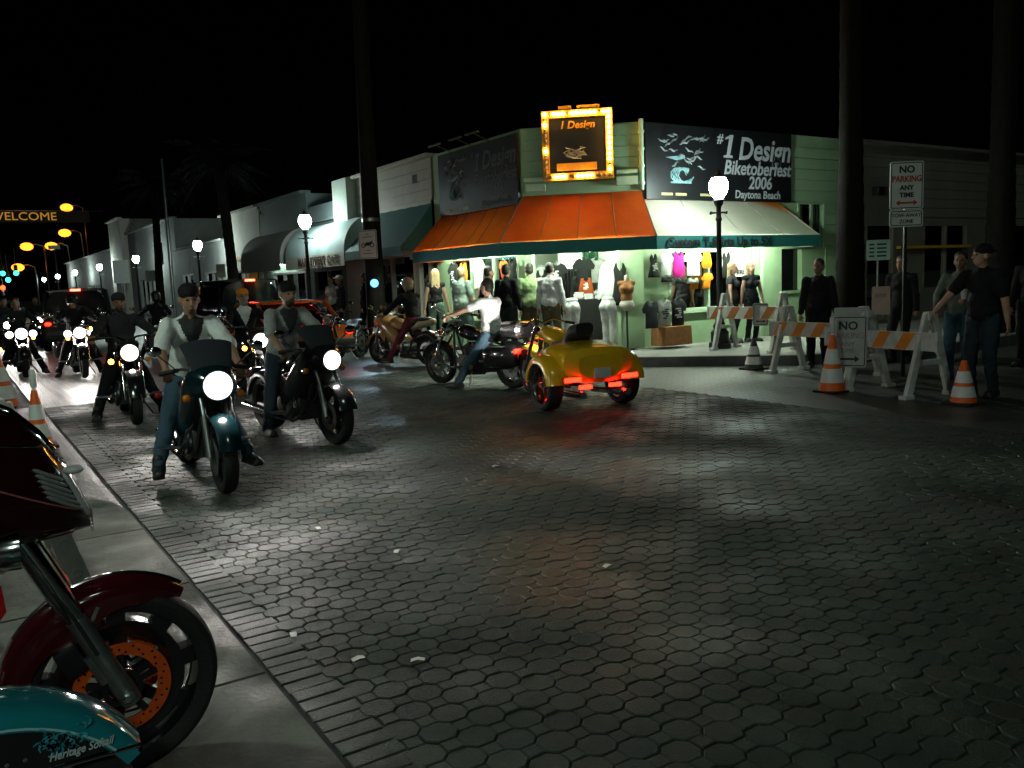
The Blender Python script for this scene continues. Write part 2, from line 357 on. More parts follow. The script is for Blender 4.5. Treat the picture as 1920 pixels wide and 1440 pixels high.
# far pavement along the shops with a chamfered corner ramp
kp = [(8.3, 420), (8.3, 15.6), (8.75, 13.7), (9.75, 11.75), (11.8, 9.45), (13.6, 8.7), (90, 8.7)]
inner = [(9.75, 420), (9.75, 14.3), (9.75, 14.3), (11.45, 12.85), (11.45, 12.85), (13.6, 12.85), (90, 12.85)]
fp = MB()
for i in range(len(kp)-1): fp.add([(*kp[i], .15), (*inner[i], .15), (*inner[i+1], .15), (*kp[i+1], .15)], [(0, 1, 2, 3)])
for i in range(len(kp)-1): fp.add([(*kp[i], .15), (*kp[i+1], .15), (*kp[i+1], -.03), (*kp[i], -.03)], [(0, 1, 2, 3)])
far = struct('pavement', fp, mat('pale_concrete', (.26, .26, .23), .75, var=.35, scale=1.5, bump=.5, bscale=45), smooth=False)
kb = MB()
def off(i, d):
    a = V(kp[max(i-1, 0)]); b = V(kp[min(i+1, len(kp)-1)]); t = (b-a).normalized(); return V(kp[i])+V((t.y, -t.x))*d
for i in range(len(kp)-1):
    a0, a1, b0, b1 = off(i, .09), off(i+1, .09), off(i, -.06), off(i+1, -.06)
    kb.add([(*a0, .154), (*a1, .154), (*b1, .154), (*b0, .154), (*a0, -.03), (*a1, -.03)], [(0, 1, 2, 3)[::-1], (0, 1, 5, 4)])
struct('kerb', kb, conc_d, smooth=False)
struct('pavement', MB().box((50, -1.2, .0), (81, 6.0, .28)), conc_d, smooth=False)
# ---------------------------------------------------------------- buildings
Z = V((0, 0, 1))
green_w = mat('green_paint', (.34, .50, .29), .6, var=.16, scale=2.2, bump=.25, bscale=50)
beige_w = mat('beige_paint', (.45, .43, .36), .65, var=.2, scale=1.8, bump=.3, bscale=50)
gray_w = mat('grey_stucco', (.30, .31, .30), .8, var=.25, scale=1.6, bump=.6, bscale=60)
cream_w = mat('cream_stucco', (.50, .48, .42), .8, var=.2, scale=1.5, bump=.5, bscale=60)
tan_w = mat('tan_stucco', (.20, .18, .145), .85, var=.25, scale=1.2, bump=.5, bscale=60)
trim_g = mat('pale_green_trim', (.50, .66, .46), .5, var=.12, scale=6)
dark_w = mat('dark_interior', (.03, .03, .03), .8, var=.2)
white_w = mat('white_wall', (.72, .76, .68), .7, var=.08, scale=3)
roof_m = mat('tar_roof', (.05, .05, .05), .9, var=.3)
sign_b = mat('black_board', (.010, .011, .012), .45, var=.4, scale=6)
def wall2d(name, P0, P1, z0, z1, t, ops, m, parent):    # outer face on P0-P1, thickness away to the left of P0->P1
    a, b = V((*P0, 0)), V((*P1, 0)); L = (b-a).length; d = (b-a)/L; nrm = V((-d.y, d.x, 0))
    ss = sorted({0, L, *[o[0] for o in ops], *[o[1] for o in ops]}); zs = sorted({z0, z1, *[o[2] for o in ops], *[o[3] for o in ops]})
    mb = MB(); mt = M((d, nrm, Z)).transposed()
    for s0, s1 in zip(ss, ss[1:]):
        for c0, c1 in zip(zs, zs[1:]):
            sm, cm = (s0+s1)/2, (c0+c1)/2
            if any(o[0] < sm < o[1] and o[2] < cm < o[3] for o in ops) or s1-s0 < 1e-4: continue
            mb.box(a+d*sm+nrm*t/2+Z*cm, (s1-s0, t, c1-c0), mt)
    return mb.build(name, m, parent, smooth=False)
def planks(P0, P1, z0, z1, h, m, parent, proud=.02, skip=()):
    a, b = V((*P0, 0)), V((*P1, 0)); L = (b-a).length; d = (b-a)/L; nrm = V((-d.y, d.x, 0)); mt = M((d, nrm, Z)).transposed()
    mb = MB().box((0, 0, 0), (L, proud, h-.012)); x, y, z = L/2, proud/2, (h-.012)/2
    mb.v = [(p[0], p[1]-(.008 if p[2] < 0 and p[1] < 0 else 0), p[2]) for p in mb.v]
    me = mb.mesh('plank', m, smooth=False); k = int((z1-z0)/h)
    for i in range(k):
        o = link('plank', me, parent); c = a+d*L/2-nrm*(proud/2+.002)+Z*(z0+h*(i+.5))
        o.matrix_local = M.Translation(c) @ mt.to_4x4()
def fr(P0, P1):     # frame of a facade: origin, right as seen from the street, outward
    a, b = V((*P0, 0)), V((*P1, 0)); d = (b-a).normalized(); return a, d, V((d.y, -d.x, 0))
def quad_box(mb, a, d, o, s0, s1, z0, z1, q0, q1, mi=0):     # box in facade coordinates, q = distance outwards
    return mb.box(a+d*(s0+s1)/2+o*(q0+q1)/2+Z*(z0+z1)/2, (s1-s0, q1-q0, z1-z0), M((d, o, Z)).transposed(), mi)
E0 = (9.6, 17.9); B0 = (9.6, 14.25); A0 = (11.37, 12.75); D0 = (17.5, 12.75)
store = thing('corner_shop', 'pale green one-storey corner shop with orange awning and bulb-lit roof sign', 'shop')
opsL = [(.62, 3.42, .78, 2.10)]; opsC = [(.20, 1.80, .15, 2.06)]; opsR = [(.65, 3.02, .82, 2.04)]
wall2d('wall', E0, B0, 0, 4.48, .18, opsL, green_w, store)
wall2d('wall', B0, A0, 0, 4.48, .18, opsC, green_w, store)
wall2d('wall', A0, D0, 0, 4.48, .18, opsR+[(4.02, 4.70, 1.10, 2.02), (4.55, 5.45, 2.05, 3.0)], green_w, store)
MB().box((17.4, 15.5, 2.24), (.18, 5.1, 4.47)).box((13.7, 18.0, 2.24), (8.2, .18, 4.47)).build('wall', green_w, store, smooth=False)
MB().prism([(9.7, 17.9), (17.3, 17.9), (17.3, 12.95), (11.5, 12.95), (9.75, 14.4)], .1, (0, 0, 4.2), (1, 0, 0), (0, 1, 0)).build('roof', roof_m, store, smooth=False)
MB().prism([(9.7, 17.9), (17.3, 17.9), (17.3, 12.95), (11.5, 12.95), (9.75, 14.4)], .06, (0, 0, 2.75), (1, 0, 0), (0, 1, 0)).build('ceiling', white_w, store, smooth=False)
MB().prism([(9.7, 17.9), (17.3, 17.9), (17.3, 12.95), (11.5, 12.95), (9.75, 14.4)], .06, (0, 0, .12), (1, 0, 0), (0, 1, 0)).build('floor', mat('shop_floor', (.40, .38, .33), .4, var=.2), store, smooth=False)
MB().box((13.4, 16.0, 1.44), (7.6, .08, 2.56)).box((15.3, 14.5, 1.44), (.08, 2.9, 2.56)).build('partition', white_w, store, smooth=False)
planks((15.62, 12.75), (17.5, 12.75), 3.05, 4.45, .235, green_w, store); planks((16.86, 12.75), (17.5, 12.75), .20, 3.02, .235, green_w, store)
planks((9.62, 14.234), (11.36, 12.76), 3.22, 4.46, .205, green_w, store)
# window frames, panes, sills
def pane_mat():
    m = bpy.data.materials.new('window_glass'); m.use_nodes = True; n = m.node_tree.nodes; l = m.node_tree.links; n.remove(n['Principled BSDF'])
    a_ = n.new('ShaderNodeBsdfTransparent'); a_.inputs[0].default_value = (.93, .96, .94, 1); g_ = n.new('ShaderNodeBsdfGlossy'); g_.inputs['Roughness'].default_value = .03
    f_ = n.new('ShaderNodeFresnel'); f_.inputs[0].default_value = 1.45; x_ = n.new('ShaderNodeMixShader'); l.new(f_.outputs[0], x_.inputs[0]); l.new(a_.outputs[0], x_.inputs[1]); l.new(g_.outputs[0], x_.inputs[2]); l.new(x_.outputs[0], n['Material Output'].inputs[0]); return m
glass = pane_mat()
for (P0, P1), (s0, s1, z0, z1), mull in (((E0, B0), opsL[0], (1.55, 2.48)), ((A0, D0), opsR[0], (1.77,))):
    a, d, o = fr(P0, P1); mb = MB()
    for c in (s0+.03, s1-.03)+mull: quad_box(mb, a, d, o, c-.03, c+.03, z0, z1, -.10, .012)
    quad_box(mb, a, d, o, s0+.061, s1-.061, z1-.05, z1, -.09, .008); quad_box(mb, a, d, o, s0+.061, s1-.061, z0, z0+.05, -.09, .008)
    f_ = mb.build('window_frame', trim_g, store, bevel=.004, smooth=False)
    cs = [s0+.06]+[v for c in mull for v in (c-.03, c+.03)]+[s1-.06]
    for c0, c1 in zip(cs[::2], cs[1::2]):
        quad_box(MB(), a, d, o, c0, c1, z0+.05, z1-.05, -.055, -.05).build('pane', glass, f_, smooth=False)
    quad_box(MB(), a, d, o, s0-.06, s1+.06, z0-.05, z0-.003, .0, .07).build('sill', trim_g, store, bevel=.005, smooth=False)
a, d, o = fr(A0, D0)
quad_box(MB(), a, d, o, 4.02, 4.70, 1.10, 2.02, -.14, -.12).build('pane', glass_d, store, smooth=False); quad_box(MB(), a, d, o, 4.55, 5.45, 2.05, 3.0, -.14, -.12).build('pane', glass_d, store, smooth=False)
mb = MB()
for s0, s1, z0, z1 in ((4.55, 5.45, 2.05, 3.0),):
    for c in (s0, .5*(s0+s1), s1): quad_box(mb, a, d, o, c-.03, c+.03, z0, z1, -.02, .03)
quad_box(MB(), a, d, o, 3.95, 4.77, 1.04, 1.10, -.02, .05).build('sill', green_w, store, bevel=.005)
mb.build('window_frame', green_w, store, smooth=False)
for s in (3.03, 3.3): quad_box(MB(), a, d, o, s, s+.09, .15, 2.4, .002, .04).build('corner_trim', trim_g, store, bevel=.006)
a, d, o = fr(B0, A0); mb = MB()
for s0, s1 in ((.13, .20), (1.80, 1.87)): quad_box(mb, a, d, o, s0, s1, .15, 2.12, -.05, .035)
quad_box(mb, a, d, o, .201, 1.799, 2.06, 2.12, -.05, .035); mb.build('door_frame', trim_g, store, bevel=.005, smooth=False)
# drain pipe with collars at the corner, small ledge boxes under the roof sign
mb = MB().tube([(11.33, 12.70, 3.2), (11.33, 12.70, 4.52)], .045, 10)
for z in (3.3, 3.62, 3.94, 4.26): mb.tube([(11.33, 12.70, z), (11.33, 12.70, z+.05)], .062, 10)
mb.build('drain_pipe', trim_g, store)
for s0, s1, z0, z1 in ((.08, .47, 3.26, 3.40), (.06, .44, 3.45, 3.52), (1.84, 2.24, 3.30, 3.46), (1.84, 2.24, 3.52, 3.58)): quad_box(MB(), a, d, o, s0, s1, z0, z1, .0, .16).build('ledge', trim_g, store, bevel=.006, smooth=False)
# awning: three faces, each with a valance
def awn_mat():
    m = bpy.data.materials.new('awning_canvas'); m.use_nodes = True; n = m.node_tree.nodes; l = m.node_tree.links; b = n['Principled BSDF']; b.inputs['Roughness'].default_value = .75
    tc = n.new('ShaderNodeTexCoord'); nz = n.new('ShaderNodeTexNoise'); nz.inputs['Scale'].default_value = 1.1; l.new(tc.outputs['Object'], nz.inputs['Vector'])
    rp = n.new('ShaderNodeValToRGB'); rp.color_ramp.elements[0].position = .3; rp.color_ramp.elements[1].position = .75
    rp.color_ramp.elements[0].color = (.72, .07, .006, 1); rp.color_ramp.elements[1].color = (.88, .14, .010, 1); l.new(nz.outputs['Fac'], rp.inputs[0])
    # orange only; the right face's lamp-lit cream arc is painted in its own material
    l.new(rp.outputs[0], b.inputs['Base Color'])
    bp = n.new('ShaderNodeBump'); n2 = n.new('ShaderNodeTexNoise'); n2.inputs['Scale'].default_value = 3; l.new(tc.outputs['Object'], n2.inputs['Vector'])
    bp.inputs['Strength'].default_value = .5; bp.inputs['Distance'].default_value = .04; l.new(n2.outputs['Fac'], bp.inputs['Height']); l.new(bp.outputs[0], b.inputs['Normal'])
    t = n.new('ShaderNodeBsdfTranslucent'); mx = n.new('ShaderNodeMixShader'); mx.inputs[0].default_value = .5
    l.new(rp.outputs[0], t.inputs['Color']); l.new(b.outputs[0], mx.inputs[1]); l.new(t.outputs[0], mx.inputs[2]); l.new(mx.outputs[0], n['Material Output'].inputs[0])
    return m
aw_or = awn_mat()
def lit_cream_mat():
    m = bpy.data.materials.new('awning_lit_cream'); m.use_nodes = True; n = m.node_tree.nodes; l = m.node_tree.links; b = n['Principled BSDF']; b.inputs['Roughness'].default_value = .8
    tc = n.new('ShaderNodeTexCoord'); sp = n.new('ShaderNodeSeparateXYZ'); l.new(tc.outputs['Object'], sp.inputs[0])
    # lamp light pool painted in: cream below the arc, orange above it at both top corners (object space, metres)
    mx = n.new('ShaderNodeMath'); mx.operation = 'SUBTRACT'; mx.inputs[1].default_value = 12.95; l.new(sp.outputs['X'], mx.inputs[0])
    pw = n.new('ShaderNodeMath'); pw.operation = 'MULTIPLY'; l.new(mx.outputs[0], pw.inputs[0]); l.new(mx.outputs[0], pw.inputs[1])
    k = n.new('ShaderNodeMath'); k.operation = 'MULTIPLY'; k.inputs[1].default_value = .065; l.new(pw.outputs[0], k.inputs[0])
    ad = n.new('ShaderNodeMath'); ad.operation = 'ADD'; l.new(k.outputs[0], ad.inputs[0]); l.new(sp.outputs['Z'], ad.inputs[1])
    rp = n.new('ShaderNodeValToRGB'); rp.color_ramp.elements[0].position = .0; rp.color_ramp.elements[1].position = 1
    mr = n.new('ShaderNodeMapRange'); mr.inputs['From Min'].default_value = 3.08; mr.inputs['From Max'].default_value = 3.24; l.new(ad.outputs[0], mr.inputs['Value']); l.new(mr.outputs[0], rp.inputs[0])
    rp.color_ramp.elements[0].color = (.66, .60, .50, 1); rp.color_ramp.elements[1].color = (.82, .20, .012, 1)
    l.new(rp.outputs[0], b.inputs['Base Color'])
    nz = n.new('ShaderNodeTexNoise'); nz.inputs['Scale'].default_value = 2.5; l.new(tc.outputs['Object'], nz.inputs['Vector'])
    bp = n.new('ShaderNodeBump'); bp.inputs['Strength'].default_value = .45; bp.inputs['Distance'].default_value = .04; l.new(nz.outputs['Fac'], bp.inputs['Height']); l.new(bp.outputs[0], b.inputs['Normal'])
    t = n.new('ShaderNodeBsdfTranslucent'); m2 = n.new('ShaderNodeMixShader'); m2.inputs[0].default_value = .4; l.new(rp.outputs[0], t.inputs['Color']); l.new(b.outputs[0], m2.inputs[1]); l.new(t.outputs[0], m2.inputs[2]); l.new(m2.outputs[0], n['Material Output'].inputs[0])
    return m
aw_cr = lit_cream_mat()
val_m = mat('valance_teal', (.018, .19, .17), .7, var=.25, scale=3)
pipe_k = mat('awning_seam', (.05, .10, .06), .6, var=0)
# eave points (outer edge) and head points (against the wall)
eav = [(8.80, 17.55), (8.82, 13.92), (10.95, 11.90), (15.62, 11.92)]
head = [(9.585, 17.55, 3.06), (9.585, 14.30, 3.06), (9.585, 14.22, 3.19), (11.34, 12.735, 3.19), (11.40, 12.735, 3.02), (15.25, 12.735, 3.02)]
EZ = 2.28
def awn_panel(h0, h1, e0, e1, m, sag=.05):
    rows = []
    for i in range(9):
        t = i/8; a_ = V(h0).lerp(V(h1), t); b_ = V((*e0, EZ)).lerp(V((*e1, EZ)), t)
        rows.append([a_.lerp(b_, k/6)-Z*(math.sin(math.pi*k/6)*sag+.012*math.sin(t*math.pi*2)*math.sin(math.pi*k/6)) for k in range(7)])
    w = MB().sheet(rows, 0).build('awning', m, store, ang=60)
    for i in ((2, 4, 6) if abs(h0[1]-h1[1]) < 2 else (2, 3, 5, 6)): MB().tube([V(p)+Z*.002 for p in rows[i]], .007, 5).build('seam', pipe_k if m is aw_or else mat('cream_seam', (.40, .36, .30), .8, var=0), w)
    return w
def valance(e0, e1, par):
    a_, b_ = V((*e0, 0)), V((*e1, 0)); rows = [[a_.lerp(b_, i/12)+Z*(EZ-.002), a_.lerp(b_, i/12)+Z*(EZ-.125), a_.lerp(b_, i/12)+Z*(EZ-.25+.012*abs(math.sin(i*math.pi/2)))] for i in range(13)]
    MB().sheet(rows, .008).build('valance', val_m, par, smooth=False)
awL = awn_panel(head[0], head[1], eav[0], eav[1], aw_or); valance(eav[0], eav[1], awL)
awC = awn_panel(head[2], head[3], eav[1], eav[2], aw_or); valance(eav[1], eav[2], awC)
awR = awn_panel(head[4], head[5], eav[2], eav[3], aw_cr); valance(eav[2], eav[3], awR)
tube_p = lambda a_, b_, par: MB().tube([V(a_), V(b_)], .012, 6).build('seam', pipe_k, par)
tube_p(head[2], (*eav[1], EZ), awC); tube_p(head[4], (*eav[2], EZ), awR)
MB().add([(9.585, 17.56, 3.06), (8.80, 17.56, EZ), (8.80, 17.56, EZ-.24), (9.585, 17.56, EZ-.24)], [(0, 1, 2, 3)]).build('awning_cheek', aw_or, store, smooth=False)
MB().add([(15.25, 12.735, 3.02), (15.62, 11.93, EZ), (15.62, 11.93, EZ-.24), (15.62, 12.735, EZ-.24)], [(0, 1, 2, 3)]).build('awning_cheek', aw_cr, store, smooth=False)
ed = (V(eav[3])-V(eav[2])).normalized()
text('Custom T-Shirts Up to 5X', .235, ink, awR, (12.62, 11.885, EZ-.128), (ed.x, ed.y, 0), Z, bold=.008, sx=1.12)
# black sign boards
art1 = mat('art_grey', (.30, .33, .34), .7, var=.6, scale=9); art2 = mat('art_teal', (.20, .36, .38), .7, var=.6, scale=9); silver = mat('silver_letter', (.55, .58, .60), .5, var=.1)
def board(P0, P1, s0, s1, z0, z1, lm, w):
    a, d, o = fr(P0, P1); mb = MB(); quad_box(mb, a, d, o, s0, s1, z0, z1, .03, .10); b_ = mb.build('sign_board', sign_b, store, bevel=.006, smooth=False)
    L = s1-s0; pt = lambda u, v: a+d*(s0+L*u)+o*.106+Z*(z0+(z1-z0)*v)
    text('#', .27*w, lm, b_, pt(.475, .86), d, Z, .2, .004); text('Design', .64*w, lm, b_, pt(.795, .725), d, Z, .22, .012, sx=.92)
    c1 = pt(.53, .60); k1 = w*1.0; MB().prism([(x*k1, y*k1) for x, y in ((-.13, 0), (.13, 0), (.14, .045), (.06, .055), (.17, .46), (.08, .46), (-.06, .40), (-.07, .36), (.045, .385), (-.035, .055), (-.12, .045))], .006, c1, d, Z).build('numeral', lm, b_, smooth=False)
    text('Biketoberfest', .40*w, lm, b_, pt(.745, .46), d, Z, .22, .007, sx=.94); text('2006', .36*w, lm, b_, pt(.76, .255), d, Z, .18, .007)
    text('Daytona Beach', .23*w, lm, b_, pt(.745, .09), d, Z, .1, .003)
    # emblem of an engine with flames: strokes lying on the board
    rnd = random.Random(3); mb = MB()
    for i in range(26):
        u, v = rnd.uniform(.07, .36), rnd.uniform(.42, .86); q = rnd.uniform(-.6, .9); k = []
        for t in range(6): k.append(pt(u+t*.012*math.cos(q), v+t*.024*math.sin(q)+.012*math.sin(t*1.7+i)))
        mb.tube(k, [.004, .016, .022, .02, .012, .003], 4)
    mb.build('emblem', art1, b_)
    mb = MB()
    for i in range(5): mb.tube([pt(.2+.05*math.cos(t)+i*.012, .33+.10*math.sin(t)) for t in [j*.7+i*.3 for j in range(8)]], .016, 4)
    mb.prism([(0, 0), (.5, .06), (.52, .0), (.3, -.05)], .01, pt(.12, .56), d, Z); mb.prism([(0, 0), (.55, 0), (.55, .04), (0, .03)], .01, pt(.15, .22), d, Z); mb.build('emblem', art2, b_)
    mb = MB()
    for u in (.09, .18, .34): mb.prism([(0, 0), (L*.07, 0), (L*.07, .05), (0, .05)], .006, pt(u, .055), d, Z)
    mb.build('emblem', mat('yellow_strip', (.5, .45, .2), .7, var=.5, scale=40), b_)
board(E0, B0, .45, 3.64, 3.05, 4.40, mat('shaded_letter', (.10, .11, .115), .6, var=.2), .78)  # same lettering as the corner board, weaker light put into a darker colour
board(A0, D0, .03, 4.22, 3.02, 4.46, silver, 1)
# small lamp brackets over the left board
a, d, o = fr(E0, B0); mb = MB()
for s in (1.0, 1.9, 2.6): mb.tube([a+d*s+o*.05+Z*4.40, a+d*s+o*.45+Z*4.55], .012, 6); mb.bar(a+d*(s-.25)+o*.46+Z*4.54, a+d*(s+.25)+o*.46+Z*4.54, .06, .03)
mb.build('lamp_bracket', steel, store)
# roof sign framed with bulbs
a, d, o = fr(B0, A0)
mq = MB(); quad_box(mq, a, d, o, .47, 1.77, 3.44, 4.70, .02, .30); mq = mq.build('roof_sign', sign_b, store, bevel=.01, smooth=False)
fy = mat('marquee_yellow', (.62, .30, .02), .45, var=.25, scale=10); mb = MB()
for s0, s1, z0, z1 in ((.45, 1.79, 4.58, 4.72), (.45, 1.79, 3.42, 3.56), (.45, .585, 3.561, 4.579), (1.655, 1.79, 3.561, 4.579)): quad_box(mb, a, d, o, s0, s1, z0, z1, .24, .335)
mb.build('bulb_frame', fy, mq, bevel=.008, smooth=False)
bulb_on = emis('bulb_glow', (1, .50, .10), 75); bulb_off = mat('bulb_off', (.5, .36, .16), .2, var=0)
bm_on = MB().ell((0, 0, 0), .034, nu=8, nv=6).mesh('bulb', bulb_on); bm_off = MB().ell((0, 0, 0), .034, nu=8, nv=6).mesh('bulb', bulb_off)
def bulb(s, z, on): o_ = link('bulb', bm_on if on else bm_off, mq); o_.location = a+d*s+o*.365+Z*z
for i in range(15):
    s = .52+i*.0857
    bulb(s, 4.65, i not in (1, 5, 12)); bulb(s, 3.49, i in (2, 3, 4, 7, 8, 9, 10))
for i in range(1, 12):
    z = 3.49+i*.0967
    bulb(1.722, z, i not in (2,)); bulb(.518, z, i in (5, 10))
text('1 Design', .19, fy, mq, a+d*1.12+o*.305+Z*4.44, d, Z, .2, .004)
rnd = random.Random(5); mb = MB()
for i in range(9): k = [a+d*(.9+.05*t+rnd.uniform(-.05, .05))+o*.305+Z*(3.86+.03*i*.5+.05*math.sin(t+i)) for t in range(8)]; mb.tube(k, [.004]+[.012]*6+[.003], 4)
mb.build('emblem', art1, mq); mb = MB(); quad_box(mb, a, d, o, .72, 1.48, 3.6, 3.74, .302, .312); mb.build('sign_strip', fy, mq, smooth=False)
for s0, s1 in ((.78, 1.02), (1.12, 1.56)): quad_box(MB(), a, d, o, s0, s1, 4.722, 4.80, .2, .3).build('top_cap', fy, mq, smooth=False)
# fluorescent lamps: under the awning and inside
tube_e = emis('tube_glow', (.86, 1, .82), 22)
def fluo(p0, p1, label, s=1):
    p0, p1 = V(p0), V(p1); t = thing('fluorescent_lamp', label, 'lamp', p0.lerp(p1, .5)); q = (p1-p0)/2
    MB().bar(-q, q, .10, .05).build('housing', white_pl, t, bevel=.006); MB().tube([-q*.96-Z*.045, q*.96-Z*.045], .018, 8).build('tube', emis('tube_glow_%g' % s, (.84, 1, .80), 160*s), t)
fluo((11.8, 12.12, 2.22), (15.0, 12.12, 2.22), 'long fluorescent lamp under the cream awning above the corner window', 1.6)
fluo((9.25, 13.75, 2.22), (10.75, 12.45, 2.22), 'fluorescent lamp under the orange awning above the shop doorway', 1.6)
fluo((9.02, 14.5, 2.22), (9.02, 17.2, 2.22), 'fluorescent lamp under the orange awning above the side window', 1.5)
fluo((12.0, 13.7, 2.68), (14.6, 13.7, 2.68), 'ceiling lamp inside the shop behind the corner window', 2.6)
fluo((10.9, 14.9, 2.68), (12.6, 14.9, 2.68), 'ceiling lamp inside the shop behind the open doorway', 2.4)
fluo((10.5, 15.4, 2.68), (10.5, 17.2, 2.68), 'ceiling lamp inside the shop behind the side window', 2.6)
# ---------------------------------------------------------------- neighbours on the main street
def block(name, label, P0, P1, depth, h, m, ops=(), cat='building', glow=None):
    b_ = thing(name, label, cat); a_, d_, o_ = fr(P0, P1); L = (V(P1)-V(P0)).length
    wall2d('wall', P0, P1, 0, h, .2, list(ops), m, b_)
    mb = MB(); mt = M((d_, -o_, Z)).transposed()
    mb.box(a_+d_*.1-o_*(depth/2+.2)+Z*h/2, (.2, depth, h-.01), mt); mb.box(a_+d_*(L-.1)-o_*(depth/2+.2)+Z*h/2, (.2, depth, h-.01), mt); mb.box(a_+d_*L/2-o_*(depth+.3)+Z*h/2, (L, .2, h-.01), mt)
    mb.build('wall', m, b_, smooth=False)
    mb = MB(); mb.box(a_+d_*L/2-o_*(depth/2+.2)+Z*(h-.25), (L-.41, depth-.01, .1), mt); mb.build('roof', roof_m, b_, smooth=False)
    mb = MB(); mb.box(a_+d_*L/2+o_*.02+Z*(h+.04), (L+.06, .34, .08), mt); mb.build('coping', m, b_, smooth=False, bevel=.01)
    if ops:
        mb = MB(); mb.box(a_+d_*L/2-o_*1.9+Z*h*.42, (L-.5, .06, h*.8), mt); mb.box(a_+d_*L/2-o_*1.0+Z*(h*.78), (L-.5, 1.6, .06), mt); mb.build('partition', white_w if glow else dark_w, b_, smooth=False)
        for s0, s1, z0, z1 in ops:
            mb = MB(); k = max(1, round((s1-s0)/1.1))
            for i in range(k+1): quad_box(mb, a_, d_, o_, s0+(s1-s0)*i/k-.03, s0+(s1-s0)*i/k+.03, z0, z1, -.1, .01)
            quad_box(mb, a_, d_, o_, s0, s1, z1-.06, z1, -.09, .006); quad_box(mb, a_, d_, o_, s0, s1, z0, z0+.05, -.09, .006)
            f_ = mb.build('window_frame', m if not glow else steel, b_, smooth=False)
            quad_box(MB(), a_, d_, o_, s0+.02, s1-.02, z0+.03, z1-.03, -.055, -.05).build('pane', glass, f_, smooth=False)
    return b_
nb = block('beige_shop', 'beige boarded shop front next to the green corner shop', (9.6, 23.4), (9.6, 17.9), 6, 4.45, beige_w, [(1.7, 4.3, .15, 2.3), (4.55, 5.1, .15, 2.15)], 'shop')
planks((9.6, 22.2), (9.6, 17.95), 3.5, 4.45, .235, beige_w, nb); quad_box(MB(), *fr((9.6, 22.2), (9.6, 17.95)), 3.3, 3.55, 3.95, 4.15, .0, .03).build('vent', dark_w, nb, smooth=False)
MB().box((9.45, 22.85, 3.9), (.3, 1.0, 1.2)).build('pilaster', mat('green_grey_paint', (.36, .42, .37), .7, var=.15), nb, smooth=False)
MB().box((9.55, 18.6, 2.28), (.06, 1.1, .24)).build('shop_plate', cream_w, nb, smooth=False)
def quarter_awning(par, y0, y1, zt, ze, pr, m, vm, vh=.28, curved=True, base=9.585):
    rows = []
    for i in range(13):
        y = y0+(y1-y0)*i/12; row = []
        for k in range(11):
            t = k/10
            if curved: x, z = base-pr*math.sin(t*math.pi/2), ze+(zt-ze)*math.cos(t*math.pi/2)
            else: x, z = base-pr*t, zt+(ze-zt)*t-.05*math.sin(math.pi*t)
            row.append((x, y, z-.012*math.sin(i*math.pi/2)**2))
        rows.append(row)
    a_ = MB().sheet(rows[::-1], .012).build('awning', m, par, ang=60)
    MB().sheet([[(base-pr, y0+(y1-y0)*i/10, ze-.002), (base-pr, y0+(y1-y0)*i/10, ze-vh)] for i in range(11)][::-1], .01).build('valance', vm, a_, smooth=False)
    for y in (y0, y1):
        pts = [r_ for r_ in rows[0]]; MB().add([(p[0], y, p[2]) for p in pts]+[(base, y, ze-vh*.5), (base-pr, y, ze-vh*.5)][::-1], [tuple(range(len(pts)+2))]).build('awning_cheek', m, a_, smooth=False)
    return a_
teal_c = mat('teal_canvas', (.035, .15, .14), .7, var=.25, scale=2, bump=.4, bscale=6); pale_t = mat('pale_teal_canvas', (.42, .56, .55), .7, var=.14, scale=1.5, bump=.4, bscale=5)
quarter_awning(nb, 18.0, 21.3, 3.42, 2.45, .85, teal_c, teal_c, .22, False)
cafe = block('cafe', 'cafe with pale barrel awning lettered MAIN STREET CAFE', (9.6, 26.3), (9.6, 23.4), 6, 3.5, mat('slate_paint', (.10, .13, .13), .7, var=.2), [(.3, 2.6, .5, 2.1)])
ca = quarter_awning(cafe, 21.5, 26.2, 3.42, 2.48, .80, pale_t, cream_w, .36)
text('MAIN STREET CAFE', .31, mat('brown_letter', (.07, .055, .035), .8, var=0), ca, (8.768, 23.45, 2.30), (0, -1, 0), Z, 0, .008, sx=1.2)
MB().box((9.5, 24.7, 3.75), (.12, 2.2, .5)).build('sign_board', mat('slate_board', (.09, .12, .125), .6, var=.3), cafe, bevel=.01)
grey = block('grey_shop', 'dark teal shop with grey barrel awning and lit window', (9.6, 31.2), (9.6, 26.3), 6, 4.5, mat('dark_teal_paint', (.09, .13, .125), .75, var=.2), [(1.2, 4.4, .5, 2.1)], 'shop', True)
quarter_awning(grey, 26.6, 30.9, 3.45, 2.50, .85, mat('grey_canvas', (.20, .20, .19), .7, var=.25, scale=2, bump=.4, bscale=5), mat('grey_canvas', (.20, .20, .19)), .36)
cream = block('cream_shop', 'tall cream stucco shop with a plain wall above lit windows', (9.58, 36.0), (9.58, 31.2), 7, 4.5, cream_w, [(.4, 2.2, .5, 2.3), (2.6, 4.4, .15, 2.3)], 'shop', True)
MB().box((9.4, 31.9, 1.3), (.3, .35, 2.7)).build('door_post', mat('orange_post', (.7, .28, .03), .6, var=.2), cream, bevel=.01)
MB().box((9.42, 31.9, 2.75), (.32, 3.0, .2)).build('lintel', MC['orange_post'], cream, bevel=.01)
far1 = block('low_shop', 'low dark shop with two lit windows beyond the cream shop', (9.6, 45.0), (9.6, 36.0), 7, 3.6, gray_w, [(1.0, 3.2, .4, 2.4), (5.5, 7.8, .4, 2.4)], 'shop', True)
far2 = block('grey_shop', 'far two-storey grey building with a dark upper window', (9.6, 58.0), (9.6, 45.0), 9, 5.2, gray_w, [(3, 5.5, .4, 2.4), (8, 10, 3.0, 4.3)])
